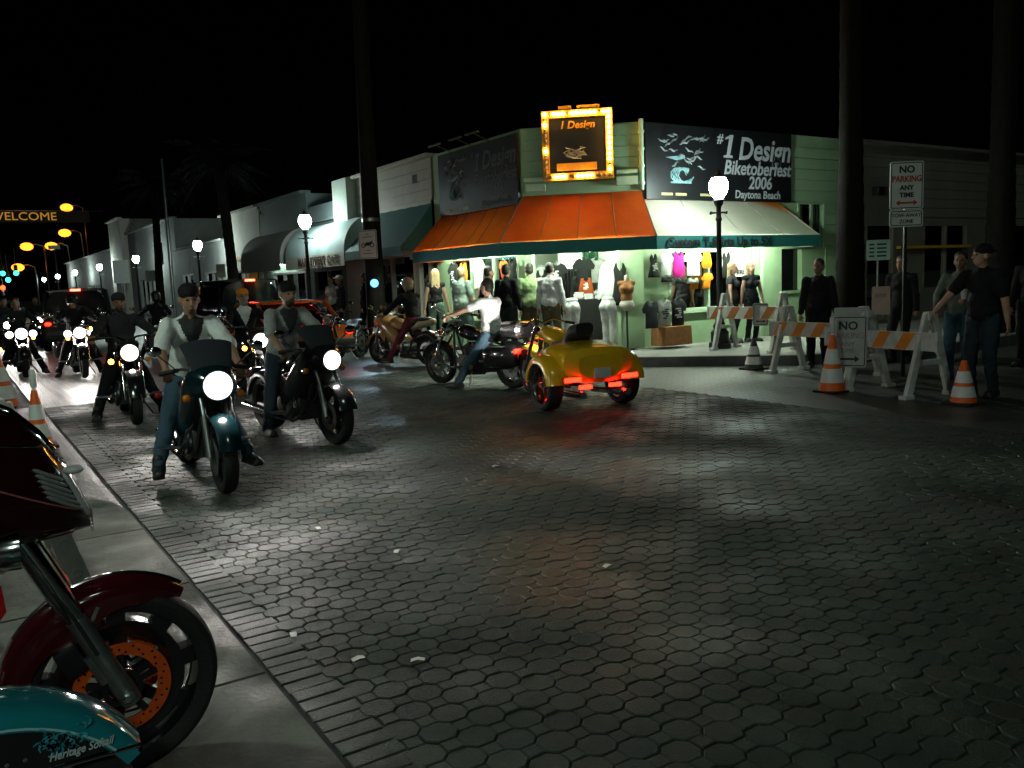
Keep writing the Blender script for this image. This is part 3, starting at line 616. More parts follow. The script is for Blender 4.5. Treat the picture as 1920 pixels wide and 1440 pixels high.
far3 = block('pale_tower', 'narrow pale stucco pillar building behind the street lamp', (9.2, 62.5), (9.2, 58.0), 5, 6.2, cream_w, [(1.4, 3.2, .3, 2.4)], 'building', True)
far4 = block('far_shop', 'most distant grey shop of the row, smallest in view', (9.6, 92.0), (9.6, 62.5), 9, 4.6, gray_w, [(3, 9, .4, 2.4), (14, 20, .4, 2.4)], 'shop', True)
for p, q, n_, s in (((9.35, 27.5, 2.42), (9.35, 30.0, 2.42), 'fluorescent lamp under the grey barrel awning', .7), ((11.0, 27.6, 2.6), (11.0, 30.2, 2.6), 'ceiling lamp in the shop behind the grey barrel awning', 2.2), ((11.0, 32.0, 2.9), (11.0, 35.2, 2.9), 'ceiling lamp in the tall cream shop', 2.4), ((11.0, 37, 2.6), (11.0, 40, 2.6), 'ceiling lamp in the low dark shop, at its left window', .8), ((11.0, 41, 2.6), (11.0, 44, 2.6), 'ceiling lamp in the low dark shop, at its right window', .8)):
    fluo(p, q, n_, s)
# beige building along the side street
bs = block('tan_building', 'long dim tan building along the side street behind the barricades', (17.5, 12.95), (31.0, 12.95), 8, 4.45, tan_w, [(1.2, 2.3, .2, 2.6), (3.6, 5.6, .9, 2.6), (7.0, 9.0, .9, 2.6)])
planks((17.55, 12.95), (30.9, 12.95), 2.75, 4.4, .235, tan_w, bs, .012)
MB().box((21.5, 12.88, 2.0), (3.2, .12, .07)).build('ledge', mat('ochre_trim', (.62, .36, .03), .6, var=.2), bs, smooth=False)
MB().box((19.0, 12.86, 3.35), (.25, .2, .2)).build('wall_lamp', blackm, bs, bevel=.01)
# ---------------------------------------------------------------- street furniture
globe_e = emis('globe_glow', (.80, 1, .93), 150)
iron = mat('cast_iron', (.014, .017, .016), .45, .3, var=.4, scale=14)
def lamp_post(h, loc, label, glow=globe_e):
    t = thing('street_lamp', label, 'street lamp', loc, 0, 'globe street lamps along the pavement')
    MB().lathe([(.0, 0), (.21, 0), (.21, .10), (.17, .13), (.17, .30), (.12, .36), (.13, .42), (.085, .50), (.075, .62)], n=12).build('base', iron, t)
    MB().lathe([(.06, .62), (.055, h*.5), (.045, h-.62), (.06, h-.60), (.06, h-.56), (.045, h-.54), (.05, h-.36), (.085, h-.30), (.10, h-.23), (.05, h-.2)], n=12).build('post', iron, t)
    b = MB().tube([(-.20, 0, h-.46), (.20, 0, h-.46)], .013, 6).tube([(0, -.20, h-.46), (0, .20, h-.46)], .013, 6)
    for x, y in ((-.2, 0), (.2, 0), (0, .2), (0, -.2)): b.ell((x, y, h-.46), .025, nu=8, nv=6)
    b.build('cross_bar', iron, t)
    MB().lathe([(.07, -.2), (.13, -.14), (.175, -.02), (.165, .09), (.12, .17), (.03, .19)], (0, 0, h), n=16).build('globe', glow, t)
    MB().lathe([(.13, .175), (.08, .22), (.05, .23), (.035, .28), (.0, .33)], (0, 0, h), n=12).build('finial', iron, t)
    return t
lamp_post(2.97, (12.06, 11.43, .154), 'globe street lamp in front of the lamp-lit awning at the corner', emis('globe_corner', (.80, 1, .93), 160))
lp2 = lamp_post(3.24, (8.45, 23.35, .154), 'globe street lamp beside the cafe barrel awning')
for y, n_ in ((35.7, 'globe street lamp by the low dark shop, third along the row'), (49.2, 'globe street lamp before the grey two-storey building'), (62.4, 'globe street lamp beyond the pale tower, fifth along the row'), (75.6, 'globe street lamp far down the street, sixth along the row'), (88.5, 'globe street lamp far down the street, seventh along the row'), (102, 'farthest globe street lamp of the row')):
    dup(lp2, (8.45, y, .154), 0, n_)
lamp_post(3.5, (-1.75, 6.2, .03), 'globe street lamp added out of view at the near corner to light the riders', emis('globe_fill_near', (.78, 1, .82), 230))  # added out of view to brighten the riders and the near paving
lamp_post(3.5, (-1.0, -2.3, .03), 'globe street lamp added on the near pavement behind the viewer as unseen fill light', emis('globe_fill_behind', (.80, 1, .86), 150))  # added fill for the foreground motorcycles; no such lamp is seen
# wooden pole, thin pole and palms
bark = mat('palm_bark', (.014, .013, .010), .9, var=.5, scale=7, bump=1, bscale=22, spec=.1); wood_p = mat('pole_wood', (.022, .019, .015), .85, var=.4, scale=8, bump=.6, bscale=30, spec=.1)
t = thing('utility_pole', 'thick dark wooden pole with a motorcycle parking sign on it', 'pole', (8.45, 18.9, .15))
MB().tube([(0, 0, 0), (0, 0, 3), (.02, .0, 9.2)], [.235, .205, .15], 14).build('shaft', wood_p, t); MB().lathe([(.212, 2.9), (.218, 2.9), (.218, 2.98), (.209, 2.98)], n=14).build('band', steel, t)
t = thing('steel_pole', 'thin pale steel pole standing before the low dark shop', 'pole', (8.6, 41.6, .15)); MB().tube([(0, 0, 0), (0, 0, 7.4)], [.09, .07], 10).build('shaft', steel, t); MB().lathe([(.18, 0), (.18, .12), (.1, .18)], n=10).build('base', steel, t)
leaf_m = mat('palm_leaf', (.005, .008, .005), .8, var=.4, scale=4, spec=.08)
def palm(loc, h, r, label, lean=(0, 0), seed=1):
    rnd = random.Random(seed); t = thing('palm_tree', label, 'palm tree', loc, 0, 'palm trees along the pavements')
    pts = []; rs = []
    for i in range(int(h/.16)):
        z = i*.16; f = z/h; pts.append((lean[0]*f*f, lean[1]*f*f, z)); rs.append(r*(1.18-.35*min(1, f*2.2)+.05*f)*(1.03 if i % 2 else .97))
    MB().tube(pts, rs, 14).build('trunk', bark, t); top = V(pts[-1]); mb = MB()
    for i in range(34):
        a = i*2.4+rnd.uniform(-.2, .2); e = rnd.uniform(-.5, 1.2); L = rnd.uniform(1.5, 2.2); d = V((math.cos(a), math.sin(a), 0)); sd = V((-d.y, d.x, 0))
        rib = [top+d*L*u*math.cos(e*.7*(1-u*.5))+Z*(L*u*math.sin(e)-1.1*u*u*L*.55) for u in [k/9 for k in range(10)]]
        mb.tube(rib, [.03, .026, .022, .018, .015, .012, .01, .008, .006, .004], 4)
        for k in range(2, 10):
            w = .55*math.sin(math.pi*(k/9.6)**.8)+.1; q = (rib[k]-rib[k-1]).normalized()
            for s_ in (1, -1):
                for f in (0, .5):
                    p = rib[k-1].lerp(rib[k], f); tip = p+sd*s_*w*.8+q*w*.55-Z*w*.35
                    mb.add([p-q*.025, p+q*.025, tip], [(0, 1, 2)])
    mb.build('crown', leaf_m, t, smooth=False); return t
palm((13.05, 9.35, .15), 7.6, .225, 'palm tree with thick dark trunk between the barricade and the tan building', seed=2)
palm((17.7, 9.25, .15), 8.2, .27, 'palm tree with broad dark trunk at the far end of the side street pavement', seed=3)
palm((8.6, 31.4, .15), 6.2, .21, 'palm tree on the pavement before the tall cream shop', (-.2, .3), 4)
palm((8.6, 44.5, .15), 6.8, .2, 'palm tree standing behind the thin steel pole', (.2, 0), 5)
# signs
sign_w = mat('sign_white', (.66, .68, .66), .4, var=.12, scale=8); sign_red = mat('sign_red', (.42, .05, .02), .5, var=.1); sign_mint = mat('sign_mint', (.50, .72, .62), .45, var=.1)
def rrect(w, h, r, k=4):
    p = []
    for cx, cy, a0 in ((w/2-r, h/2-r, 0), (-w/2+r, h/2-r, 90), (-w/2+r, -h/2+r, 180), (w/2-r, -h/2+r, 270)):
        p += [(cx+r*math.cos(R(a0+90*i/k)), cy+r*math.sin(R(a0+90*i/k))) for i in range(k+1)]
    return p
def ring_prism(mb, w, h, r, t, o, ax, u, th=.002):
    A, B = rrect(w, h, r), rrect(w-2*t, h-2*t, max(.002, r-t)); n = len(A); ax, u, o = V(ax), V(u), V(o); nn = ax.cross(u)
    P_ = lambda q, e: o+ax*q[0]+u*q[1]+nn*e
    return mb.add([P_(q, th) for q in A]+[P_(q, th) for q in B], [(i, (i+1) % n, n+(i+1) % n, n+i) for i in range(n)])
def plate(name, w, h, par, o, ax, u=Z, m=sign_w, border=True, r=.03):
    ax, u, o = V(ax).normalized(), V(u).normalized(), V(o); b = MB().prism(rrect(w, h, r), .008, o, ax, u).build(name, m, par, smooth=False)
    if border: ring_prism(MB(), w-.03, h-.03, r*.8, .012, o, ax, u, .0062).build('border', ink, b, smooth=False)
    return b
def arrow(par, o, ax, L, h, m, u=Z):
    ax, u = V(ax).normalized(), V(u).normalized(); nn = ax.cross(u)
    MB().prism([(-L/2, 0), (-L/2+h, h*.7), (-L/2+h, h*.22), (L/2-h, h*.22), (L/2-h, h*.7), (L/2, 0), (L/2-h, -h*.7), (L/2-h, -h*.22), (-L/2+h, -h*.22), (-L/2+h, -h*.7)], .003, V(o)+nn*.007, ax, u).build('arrow', m, par, smooth=False)
# face direction towards the main street corner
def faced(loc, yaw): return V((math.cos(yaw), math.sin(yaw), 0))
ax = V((.80, -.60, 0)); nn = ax.cross(Z)
t = thing('parking_sign', 'tall white NO PARKING ANY TIME sign with tow away plate on a dark post', 'sign', (11.4, 7.27, -.014))
MB().bar((-nn.x*.03, -nn.y*.03, 0), (-nn.x*.03, -nn.y*.03, 2.98), .05, .04, ax).build('post', blackm, t, bevel=.004)
b = plate('sign_plate', .46, .66, t, (0, 0, 2.70), ax); q = nn*.006
text('NO', .135, ink, b, q+Z*2.915, ax, Z, 0, .004); text('PARKING', .118, sign_red, b, q+Z*2.785, ax, Z, 0, .003, sx=.82); text('ANY', .092, ink, b, q+Z*2.665, ax, Z, 0, .003); text('TIME', .092, ink, b, q+Z*2.565, ax, Z, 0, .003); arrow(b, Z*2.46, ax, .30, .055, sign_red)
b = plate('sign_plate', .46, .235, t, (0, 0, 2.245), ax); text('TOW-AWAY', .07, ink, b, q+Z*2.285, ax, Z, 0, .001); text('ZONE', .07, ink, b, q+Z*2.20, ax, Z, 0, .001)
t = thing('notice_sign', 'small pale green notice on a thin stake beside the palm trunk', 'sign', (11.26, 7.61, -.014)); MB().tube([(0, 0, 0), (0, 0, 1.95)], .014, 6).build('stake', steel, t)
b = plate('sign_plate', .33, .29, t, (-nn.x*-.02, -nn.y*-.02, 1.82), ax, Z, sign_mint, False, .02); mb = MB()
for i in range(4):
    for s0, w in ((-.13, .07), (-.02, .13)): mb.prism([(s0, 0), (s0+w, 0), (s0+w, .022), (s0, .022)], .002, nn*.026+Z*(1.89-i*.055), ax, Z)
tag(mb.build('printed_lines', ink, b, smooth=False), kind='stuff')
ax = V((.62, -.78, 0)); nn = ax.cross(Z)
t = thing('parking_sign', 'white motorcycle parking sign mounted on the thick wooden pole', 'sign', (8.45+nn.x*.24, 18.9+nn.y*.24, 2.52))
b = plate('sign_plate', .48, .66, t, (0, 0, 0), ax); q = nn*.007; mb = MB()
for x in (-.11, .11): ring_prism(mb, .11, .11, .054, .02, q+ax*x-Z*.02, ax, Z)
mb.prism([(-.11, -.03), (-.03, .05), (.06, .05), (.13, .09), (.12, .03), (.06, -.03)], .003, q+Z*0, ax, Z); mb.build('motorcycle_symbol', ink, b, smooth=False)
mb = MB()
for z, w in ((.22, .1), (.16, .26), (-.15, .12), (-.22, .24)): mb.prism([(-w/2, 0), (w/2, 0), (w/2, .025), (-w/2, .025)], .002, q+Z*z, ax, Z)
tag(mb.build('printed_lines', mat('grey_ink', (.3, .32, .31), .7, var=0), b, smooth=False), kind='stuff')
ax = V((.78, -.62, 0))
for loc, w, h, z, lab, m_ in (((8.7, 55.6), 1.0, 1.35, 2.9, 'large pale shop sign on a post beyond the street lamp', sign_w), ((8.7, 46.7), .62, .55, 2.45, 'small white street sign near the thin steel pole', sign_w), ((8.7, 33.4), .35, .5, 2.32, 'small white parking sign beside the palm before the cream shop', sign_w), ((8.0, 84), 1.1, .35, 5.8, 'street name sign hanging near the orange lights', sign_mint)):
    t = thing('street_sign', lab, 'sign', (*loc, .0)); MB().tube([(0, 0, 0), (0, 0, z+h/2)], .04, 8).build('post', steel, t); plate('sign_plate', w, h, t, V((0, 0, z))+ax.cross(Z)*.05, ax, Z, m_, False)
# barricades
orange_p = mat('orange_reflective', (.75, .24, .015), .45, var=.15, scale=9); white_r = mat('white_reflective', (.62, .63, .61), .45, var=.35, scale=6)
def aframe(par, x, h=1.0, sp=.36, name='a_frame'):
    mb = MB()
    for s in (1, -1):
        mb.bar((x, s*.05, h), (x, s*sp, .0), .10, .055, (1, 0, 0))
        for k in range(5):
            f = .2+.15*k; p = V((x, s*(.05+(sp-.05)*f), h*(1-f))); mb.lathe([(.02, -.032), (.028, -.032), (.028, .032), (.02, .032)], p, 'x', 8)
        mb.box((x, s*(sp+.01), .025), (.10, .16, .05))
    mb.box((x, 0, h-.02), (.09, .14, .10)); mb.bar((x, -sp*.62, h*.42), (x, sp*.62, h*.42), .07, .045, (1, 0, 0))
    return mb.build(name, white_pl, par, bevel=.008, smooth=False)
def barricade(loc, rz, L, label, frames, bz=.68, bh=.22, om=orange_p, side=-1, h=1.0):
    t = thing('barricade', label, 'barricade', loc, rz, 'striped barricades closing the streets')
    for x in frames: aframe(t, x, h)
    y = side*.16; b_ = MB().box((0, y, bz), (L, .035, bh)).build('board', white_r, t, bevel=.006, smooth=False)
    for x in (-L/2+.01, L/2-.01): MB().box((x, y, bz), (.03, .06, bh+.03)).build('end_cap', white_pl, t, bevel=.008, smooth=False)
    k = int(L/.36); w = .17; sl = bh*.62
    for i in range(k):
        x0 = -L/2+.06+i*.36
        for s in (1, -1):
            mb = MB().prism([(x0, -bh/2+.006), (x0+w, -bh/2+.006), (x0+w+sl, bh/2-.006), (x0+sl, bh/2-.006)] if x0+w+sl < L/2-.03 else [(x0, -bh/2+.006), (min(x0+w, L/2-.03), -bh/2+.006), (L/2-.03, bh/2-.006), (min(x0+sl, L/2-.031), bh/2-.006)], .004, (0, y+s*.0185, bz))
            mb.build('stripe', om, b_, smooth=False)
    return t
rzb = math.atan2(-3.55, 1.8)
barricade((9.91, 6.55, -.014), R(-98), 1.75, 'orange and white striped barricade under the hand of the man in black', (-.30, .62))
barricade((10.95, 8.3, -.014), R(-92), 1.75, 'striped barricade behind the leaning no parking board', (-.66, .7))
barricade((12.15, 10.7, .15), R(-82), 1.75, 'striped barricade on the corner pavement beside the street lamp', (-.6, .6), om=mat('brown_reflective', (.40, .13, .02), .5, var=.2))
barricade((8.25, 18.0, .0), R(60), 1.5, 'white barricade with orange board behind the scooter rider', (-.55, .55), .85, .18)
barricade((.04, 5.42, .03), R(94), 1.7, 'white barricade frame behind the maroon motorcycle', (-.8, .8), .44, .2, white_r, h=1.08)
# boards resting against the barricade
ax = V((.452, -.892, 0)).normalized(); nn = ax.cross(Z); uu = (Z-nn*.14).normalized(); p0 = V((9.64, 6.93, .63))
t = thing('parking_board', 'weathered grey NO PARKING board leaning on the barricade', 'sign', p0); b = plate('sign_plate', .46, .66, t, (0, 0, 0), ax, uu, mat('sign_grey', (.40, .39, .38), .5, var=.25, scale=6))
q = nn*.007; text('NO', .15, ink, b, q+uu*.2, ax, uu, 0, .003); text('PARKING', .11, mat('faded_red', (.28, .20, .19), .6, var=.2), b, q+uu*.075, ax, uu, sx=.85); text('ANY', .085, MC['faded_red'], b, q-uu*.035, ax, uu); text('TIME', .085, MC['faded_red'], b, q-uu*.12, ax, uu); arrow(b, -uu*.225, ax, .30, .06, ink, uu)
t = thing('parking_board', 'blank grey board standing behind the NO PARKING board', 'sign', p0+V((.16, .06, .1))); plate('sign_plate', .44, .66, t, (0, 0, 0), ax, Z, MC['sign_grey'], False)
ax2 = V((.59, -.81, 0)); t = thing('notice_board', 'small grey arrow board hung on the corner pavement barricade', 'sign', (12.02, 10.42, .80)); b = plate('sign_plate', .27, .40, t, (0, 0, 0), ax2, Z, MC['sign_grey']); arrow(b, Z*-.12, ax2, .17, .035, ink)
t = thing('notice_board', 'small faded pink notice fixed above the barricade frame', 'sign', (10.02, 6.72, 1.14)); b = plate('sign_plate', .22, .36, t, (0, 0, 0), ax, Z, mat('faded_pink', (.42, .30, .24), .6, var=.2), False, .015); MB().prism([(-.07, 0), (.07, 0), (.07, .05), (-.07, .05)], .003, nn*.006+Z*.04, ax, Z).build('printed_line', MC['faded_red'], b)
# traffic cones
cone_o = mat('cone_orange', (.80, .13, .01), .5, var=.15, scale=10); cone_w = mat('cone_white', (.70, .71, .70), .4, var=.15, scale=12)
def cone(loc, h, label, handle=True, slim=.11, body=cone_o, rz=0):
    t = thing('traffic_cone', label, 'traffic cone', loc, rz, 'traffic cones at the barricades'); r = lambda z: slim*(1-z/h)+.030
    MB().lathe([(r(.03), .03), (r(.25*h), .25*h), (r(h), h), (.0, h+.004)], n=16).build('cone_body', body, t); MB().box((0, 0, .015), (.34, .34, .03)).build('base', rubber if body is cone_o else rubber, t, bevel=.008)
    for z0, z1 in ((.18*h, .42*h), (.50*h, .76*h)): MB().lathe([(r(z0)+.002, z0), (r(z0)+.006, z0), (r(z1)+.006, z1), (r(z1)+.002, z1)], n=16).build('collar', cone_w, t)
    if handle: MB().lathe([(.025, h), (.02, h+.03), (.035, h+.05), (.035, h+.2), (.03, h+.22), (0, h+.225)], n=10).build('handle', cone_w, t)
    return t
cone((9.45, 7.02, -.014), .74, 'tall orange and white cone before the leaning no parking board', slim=.14)
cone((10.85, 9.55, -.014), .50, 'white collared cone with dark tip at the pavement corner', False, .13, mat('cone_dark', (.05, .045, .04), .6, var=.2))
cone((9.55, 5.35, -.014), .50, 'short orange cone at the right end of the barricades', False, .12)
cone((.66, 10.4, -.0), .62, 'slim white cone with orange bands beyond the maroon motorcycle', True, .10)
cone((.50, 14.6, .0), .80, 'wide orange cone at the left edge of the photo', False, .20)
# far traffic lights, banner, orange lamps
gr_e = emis('signal_green', (.04, 1, .72), 5); rd_e = emis('signal_red', (1, .05, .01), 8); sod_e = emis('sodium_glow', (1, .22, .012), 5)
def signal(loc, label, on):
    t = thing('traffic_light', label, 'traffic light', loc, 0, 'traffic lights at the far crossing'); MB().box((0, 0, 0), (.36, .22, 1.0)).build('housing', blackm, t, bevel=.02); MB().tube([(0, .0, .5), (0, 0, 2.2)], .03, 6).build('hanger', blackm, t)
    for i, z in enumerate((.32, 0, -.32)):
        lit = (on == 'r' and i == 0) or (on == 'g' and i == 2); MB().lathe([(0, .0), (.24 if lit else .11, .0), (.1, .03)], (0, -.14, z), 'y', 12).build('lens', (rd_e if on == 'r' else gr_e) if lit else glass_d, t)
for (x, z), n_, c in zip(((4.7, 4.4), (5.87, 4.4), (5.11, 3.75), (4.57, 2.35)), ('green traffic light hanging at the far crossing, leftmost', 'green traffic light hanging right of the other green ones', 'lowest green traffic light at the far crossing', 'red traffic light low at the left edge of the far crossing'), 'gggr'): signal((x, 100, z), n_, c)
def sodium(loc, h, label):
    t = thing('tall_street_light', label, 'street light', (loc[0], loc[1], 0), 0, 'orange street lights over the far crossing'); MB().tube([(1.6, 0, 0), (1.6, 0, h*.8), (1.5, 0, h), (.9, 0, h+.25), (.2, 0, h+.12)], .07, 8).build('pole', steel, t)
    MB().loft([(-.35, 0, h+.1, .08, .05), (0, 0, h+.08, .16, .09), (.3, 0, h+.12, .07, .06)], 10).build('lamp_head', steel, t); MB().ell((0, 0, h), (.60, .60, .40), nu=12, nv=6).build('bulb', sod_e, t)
for (x, y, z), n_ in zip(((11.0, 100, 10.6), (10.7, 101, 8.1), (7.05, 100, 6.7), (9.3, 100.5, 6.75), (6.2, 102, 4.7)), ('highest orange street light above the welcome banner', 'orange street light just under the right end of the banner', 'orange street light left under the welcome banner', 'orange street light in the middle under the welcome banner', 'lowest and smallest orange street light over the far crossing')): sodium((x, y), z, n_)
t = thing('banner', 'dark street banner lettered WELCOME hanging across the far crossing', 'banner', (8.5, 98, 9.5)); b = MB().sheet([[(-5.2, 0, .55), (4.3, 0, .55)], [(-5.2, 0, -.55), (4.3, 0, -.55)]], .03).build('cloth', mat('banner_brown', (.05, .03, .015), .8, var=.3), t); text('WELCOME', 1.1, mat('banner_gold_glow', (.75, .42, .08), .7, emit=(1, .45, .05), es=.35), b, (-1.6, -.05, 0), (1, 0, 0), Z, 0, 0, 0, sx=1.1); MB().tube([(-5.3, 0, .6), (5.5, 0, .6)], .025, 6).build('cable', steel, t)  # letters glow by themselves, standing for orange lamp light on the banner
# blue-white work light on the wooden pole
t = thing('work_light', 'blue-white flood light clamped on the wooden pole', 'lamp', (8.30, 18.62, 1.62)); MB().box((0, 0, 0), (.16, .10, .14)).build('housing', blackm, t, bevel=.01); MB().bar((0, .02, 0), (.10, .26, .0), .03, .03).build('clamp', steel, t)
MB().lathe([(0, -.075), (.085, -.075), (.095, -.055)], (0, 0, 0), 'y', 12, rot=Euler((0, 0, R(-12))).to_matrix()).build('lens', emis('blue_white', (.09, .38, 1), 5), t); spot(t, (-.02, -.12, 0), (-.35, -1, -.2), 90, 110, 1, (.5, .8, 1))
# ---------------------------------------------------------------- motorcycles (forward +x, origin on the ground)
def wheel(par, x, r, w, ya=0, disc=1, spokes=7, name='wheel', rimm=None, hi=1, discm=None):
    rimm = rimm or engine_m; n = 28*hi; tr = .36*r if w < .15 else .4*r; ri = r-tr*.72
    mb = MB().lathe([(.03, -.05), (.05, -.05), (.05, .05), (.03, .05)], (x, ya, r), 'y', 14).lathe([(ri-.012, -w*.36), (ri+.012, -w*.42), (ri+.012, w*.42), (ri-.012, w*.36), (ri-.03, 0), (ri-.012, -w*.36)], (x, ya, r), 'y', n)
    for k in range(spokes):
        a = 2*math.pi*k/spokes; c, s = math.cos(a), math.sin(a); q = V((-s, 0, c)); p0 = V((x+.045*c, ya, r+.045*s)); p1 = V((x+(ri-.005)*c, ya, r+(ri-.005)*s)); mb.bar(p0, p1, .034, .05, (0, 1, 0))
    wh = mb.build(name, rimm, par)
    prof = [(ri, -w*.40), (ri+.015, -w*.47), (r-.045, -w*.5), (r-.018, -w*.42), (r-.003, -w*.2), (r, 0), (r-.003, w*.2), (r-.018, w*.42), (r-.045, w*.5), (ri+.015, w*.47), (ri, w*.40)]
    MB().lathe(prof, (x, ya, r), 'y', n).build('tyre', rubber, wh)
    if disc:
        for s in ((-1, 1) if disc == 2 else (1,)):
            MB().lathe([(.085, -.003), (.15, -.003), (.15, .003), (.085, .003), (.085, -.003)], (x, ya+s*(w*.5+.012), r), 'y', n).build('brake_disc', discm or steel, wh)
    return wh
def arc_fender(x, z, r, w, a0, a1, m, par, name, crown=.03, side=.06, t=.006, n=14):
    rows = []
    for i in range(n+1):
        a = R(a0+(a1-a0)*i/n); c, s = math.cos(a), math.sin(a); row = []
        for y, dr in ((-w/2, -side), (-w/2, -side*.4), (-w*.40, -crown*.35), (-w*.22, 0), (0, crown*.3), (w*.22, 0), (w*.40, -crown*.35), (w/2, -side*.4), (w/2, -side)): row.append((x+(r+dr)*c, y, z+(r+dr)*s))
        rows.append(row)
    return MB().sheet(rows, t).build(name, m, par, ang=60)
def moto(label, loc, rz, style='cruiser', col=None, lit='front', wb=1.5, group='motorcycles', beam=(0, -.09), name='motorcycle', amber=0, power=60, tail=False, bags=False, screen=False, lensr=.085, dual=False, bcol=(1, .96, .88), cone=46, spots=False):
    t = thing(name, label, 'motorcycle', loc, rz, group); col = col or paint('black', (.012, .012, .013)); x1, x0 = wb/2, -wb/2; sp = style == 'sport'
    rf, rr = (.30, .31) if sp else (.325, .32); wf, wr = (.12, .18) if sp else (.12, .15)
    wheel(t, x1, rf, wf, 0, 2 if sp else 1, 5 if sp else 9, rimm=blackm if sp else chrome); wheel(t, x0, rr, wr, 0, 1, 5 if sp else 9, rimm=blackm if sp else chrome)
    hz = .90 if not sp else .88; hx = x1-.30 if not sp else x1-.24; gx = hx-.13; gz = 1.05 if not sp else .95; gw = .40 if not sp else .34
    for s in (1, -1):
        MB().tube([(x1, s*.105, rf), (x1-.03, s*.105, rf+.14), (x1-.09, s*.105, rf+.32)], [.030, .030, .027], 10).tube([(x1-.09, s*.105, rf+.32), (hx-.02, s*.105, hz+.06)], .020, 10).build('fork_leg', chrome if not sp else steel, t)
    MB().box((hx, 0, hz-.04), (.09, .28, .035), (0, .45, 0)).box((hx-.05, 0, hz+.08), (.08, .26, .03), (0, .45, 0)).build('yoke', engine_m, t, bevel=.008)
    arc_fender(x1, rf, rf+.035, wf+.05, 15 if sp else 8, 150 if sp else 165, col, t, 'front_fender', side=.05)
    arc_fender(x0, rr, rr+.06, wr+.06, 28, 168, col if not sp else blackm, t, 'rear_fender', side=.07)
    # frame and engine
    fm = MB()
    for s in (1, -1): fm.tube([(hx-.04, s*.03, hz-.06), (hx-.14, s*.13, .30), (.1, s*.15, .20), (-.3, s*.15, .22), (-.42, s*.13, .50), (x0+.1, s*.12, .55)], .02, 8).tube([(hx-.05, s*.04, hz), (-.1, s*.06, .72), (-.5, s*.10, .62)], .018, 8).tube([(-.32, s*.15, .30), (x0, s*.12, rr)], .026, 8)
    fm.build('frame', blackm, t)
    en = MB().box((.02, 0, .34), (.44, .26, .26)).lathe([(0, -.17), (.10, -.17), (.11, -.14), (.11, .14), (.10, .17), (0, .17)], (.10, 0, .33), 'y', 14).lathe([(0, -.17), (.08, -.17), (.08, .17), (0, .17)], (-.14, 0, .36), 'y', 12).build('engine', engine_m, t, bevel=.012)
    for a in ((28, -24) if not sp else (20,)):
        q = Euler((0, R(a), 0)).to_matrix(); mb = MB()
        for k in range(8): mb.box(V((.02, 0, .44))+q @ V((0, 0, .022*k)), (.17, .20 if not sp else .30, .010), q)
        mb.box(V((.02, 0, .44))+q @ V((0, 0, .10)), (.12, .15, .22), q).box(V((.02, 0, .44))+q @ V((0, 0, .20)), (.15, .17, .05), q); mb.build('cylinder', engine_m if sp else chrome, en, smooth=False)
    MB().tube([(.14, -.14, .48), (.24, -.19, .36), (.10, -.22, .24), (-.3, -.23, .26), (x0-.15, -.22, .30)], [.022, .024, .028, .042, .046], 12).build('exhaust', chrome, t)
    if not sp: MB().tube([(.0, -.14, .52), (.12, -.19, .44), (.0, -.22, .35), (-.35, -.23, .36), (x0-.10, -.22, .40)], [.022, .024, .028, .042, .046], 12).build('exhaust', chrome, t)
    # tank, seat
    MB().loft([(-.16, 0, .74, .07, .05), (-.10, 0, .76, .11, .08), (.05, 0, .80, .145, .11), (.18, 0, .83, .14, .11), (.27, 0, .83, .10, .08), (.30, 0, .83, .05, .04)], 18).build('fuel_tank', col, t)
    sz = .72 if not sp else .80
    MB().loft([(-.12, 0, sz+.02, .09, .035), (-.20, 0, sz, .14, .045), (-.36, 0, sz-.01, .17, .05), (-.48, 0, sz+.03, .16, .055), (-.56, 0, sz+.09, .13, .05), (-.76, 0, sz+.10, .12, .04), (-.86, 0, sz+.10, .07, .025)], 16, 3).build('seat', leather, t)
    # bars
    hb = MB(); pts = []
    for s in (1, -1): hb.tube([(hx-.05, s*.02, hz+.12), (hx-.02, s*.12, gz+.02), (gx+.02, s*(gw-.14), gz+.03), (gx-.06, s*gw, gz)], .012, 8)
    hb.build('handlebar', chrome if not sp else blackm, t)
    for s in (1, -1):
        MB().tube([(gx-.0, s*(gw-.12), gz+.022), (gx-.065, s*(gw+.02), gz-.002)], .018, 10).build('grip', rubber, t)
        mh = MB().tube([(gx+.0, s*(gw-.10), gz+.03), (gx+.07, s*(gw+.04), gz+.16)], .006, 6).build('mirror_stalk', chrome, t); MB().ell((gx+.07, s*(gw+.06), gz+.19), (.018, .06, .042), nu=10, nv=7).build('mirror', chrome, mh)
    # headlight
    lx = hx+.13 if not sp else hx+.22; lz = hz-.02
    hs = MB().lathe([(0, -.13), (.05, -.12), (lensr, -.03), (lensr+.008, .02), (lensr+.008, .03), (lensr, .03)], (lx, 0, lz), 'x', 18).build('headlight', chrome if not sp else col, t)
    on = lit == 'front'
    lamp_lens((lx, 0, lz), lensr, 24, hs, head_e if on else lens_l)
    if on: spot(t, (lx+.08, 0, lz), (1, beam[0], beam[1]), power, cone, .9, bcol)
    if spots:
        for s in (1, -1): sl = MB().lathe([(0, -.08), (.04, -.07), (.07, -.01), (.075, .02)], (lx-.02, s*.21, lz-.01), 'x', 14).build('spot_lamp', chrome, t); lamp_lens((lx-.02, s*.21, lz-.01), .07, 14, sl, head_e)
    for s in (1, -1):
        ind = MB().tube([(hx+.02, s*.09, lz-.10), (hx+.05, s*.2, lz-.10)], .008, 6).lathe([(0, -.04), (.03, -.03), (.034, .0)], (hx+.07, s*.21, lz-.10), 'x', 10).build('indicator', chrome, t)
        MB().ell((hx+.072, s*.21, lz-.10), (.02, .033, .033), nu=10, nv=6).build('lens', amber_e if amber == s or amber == 2 else amber_l, ind)
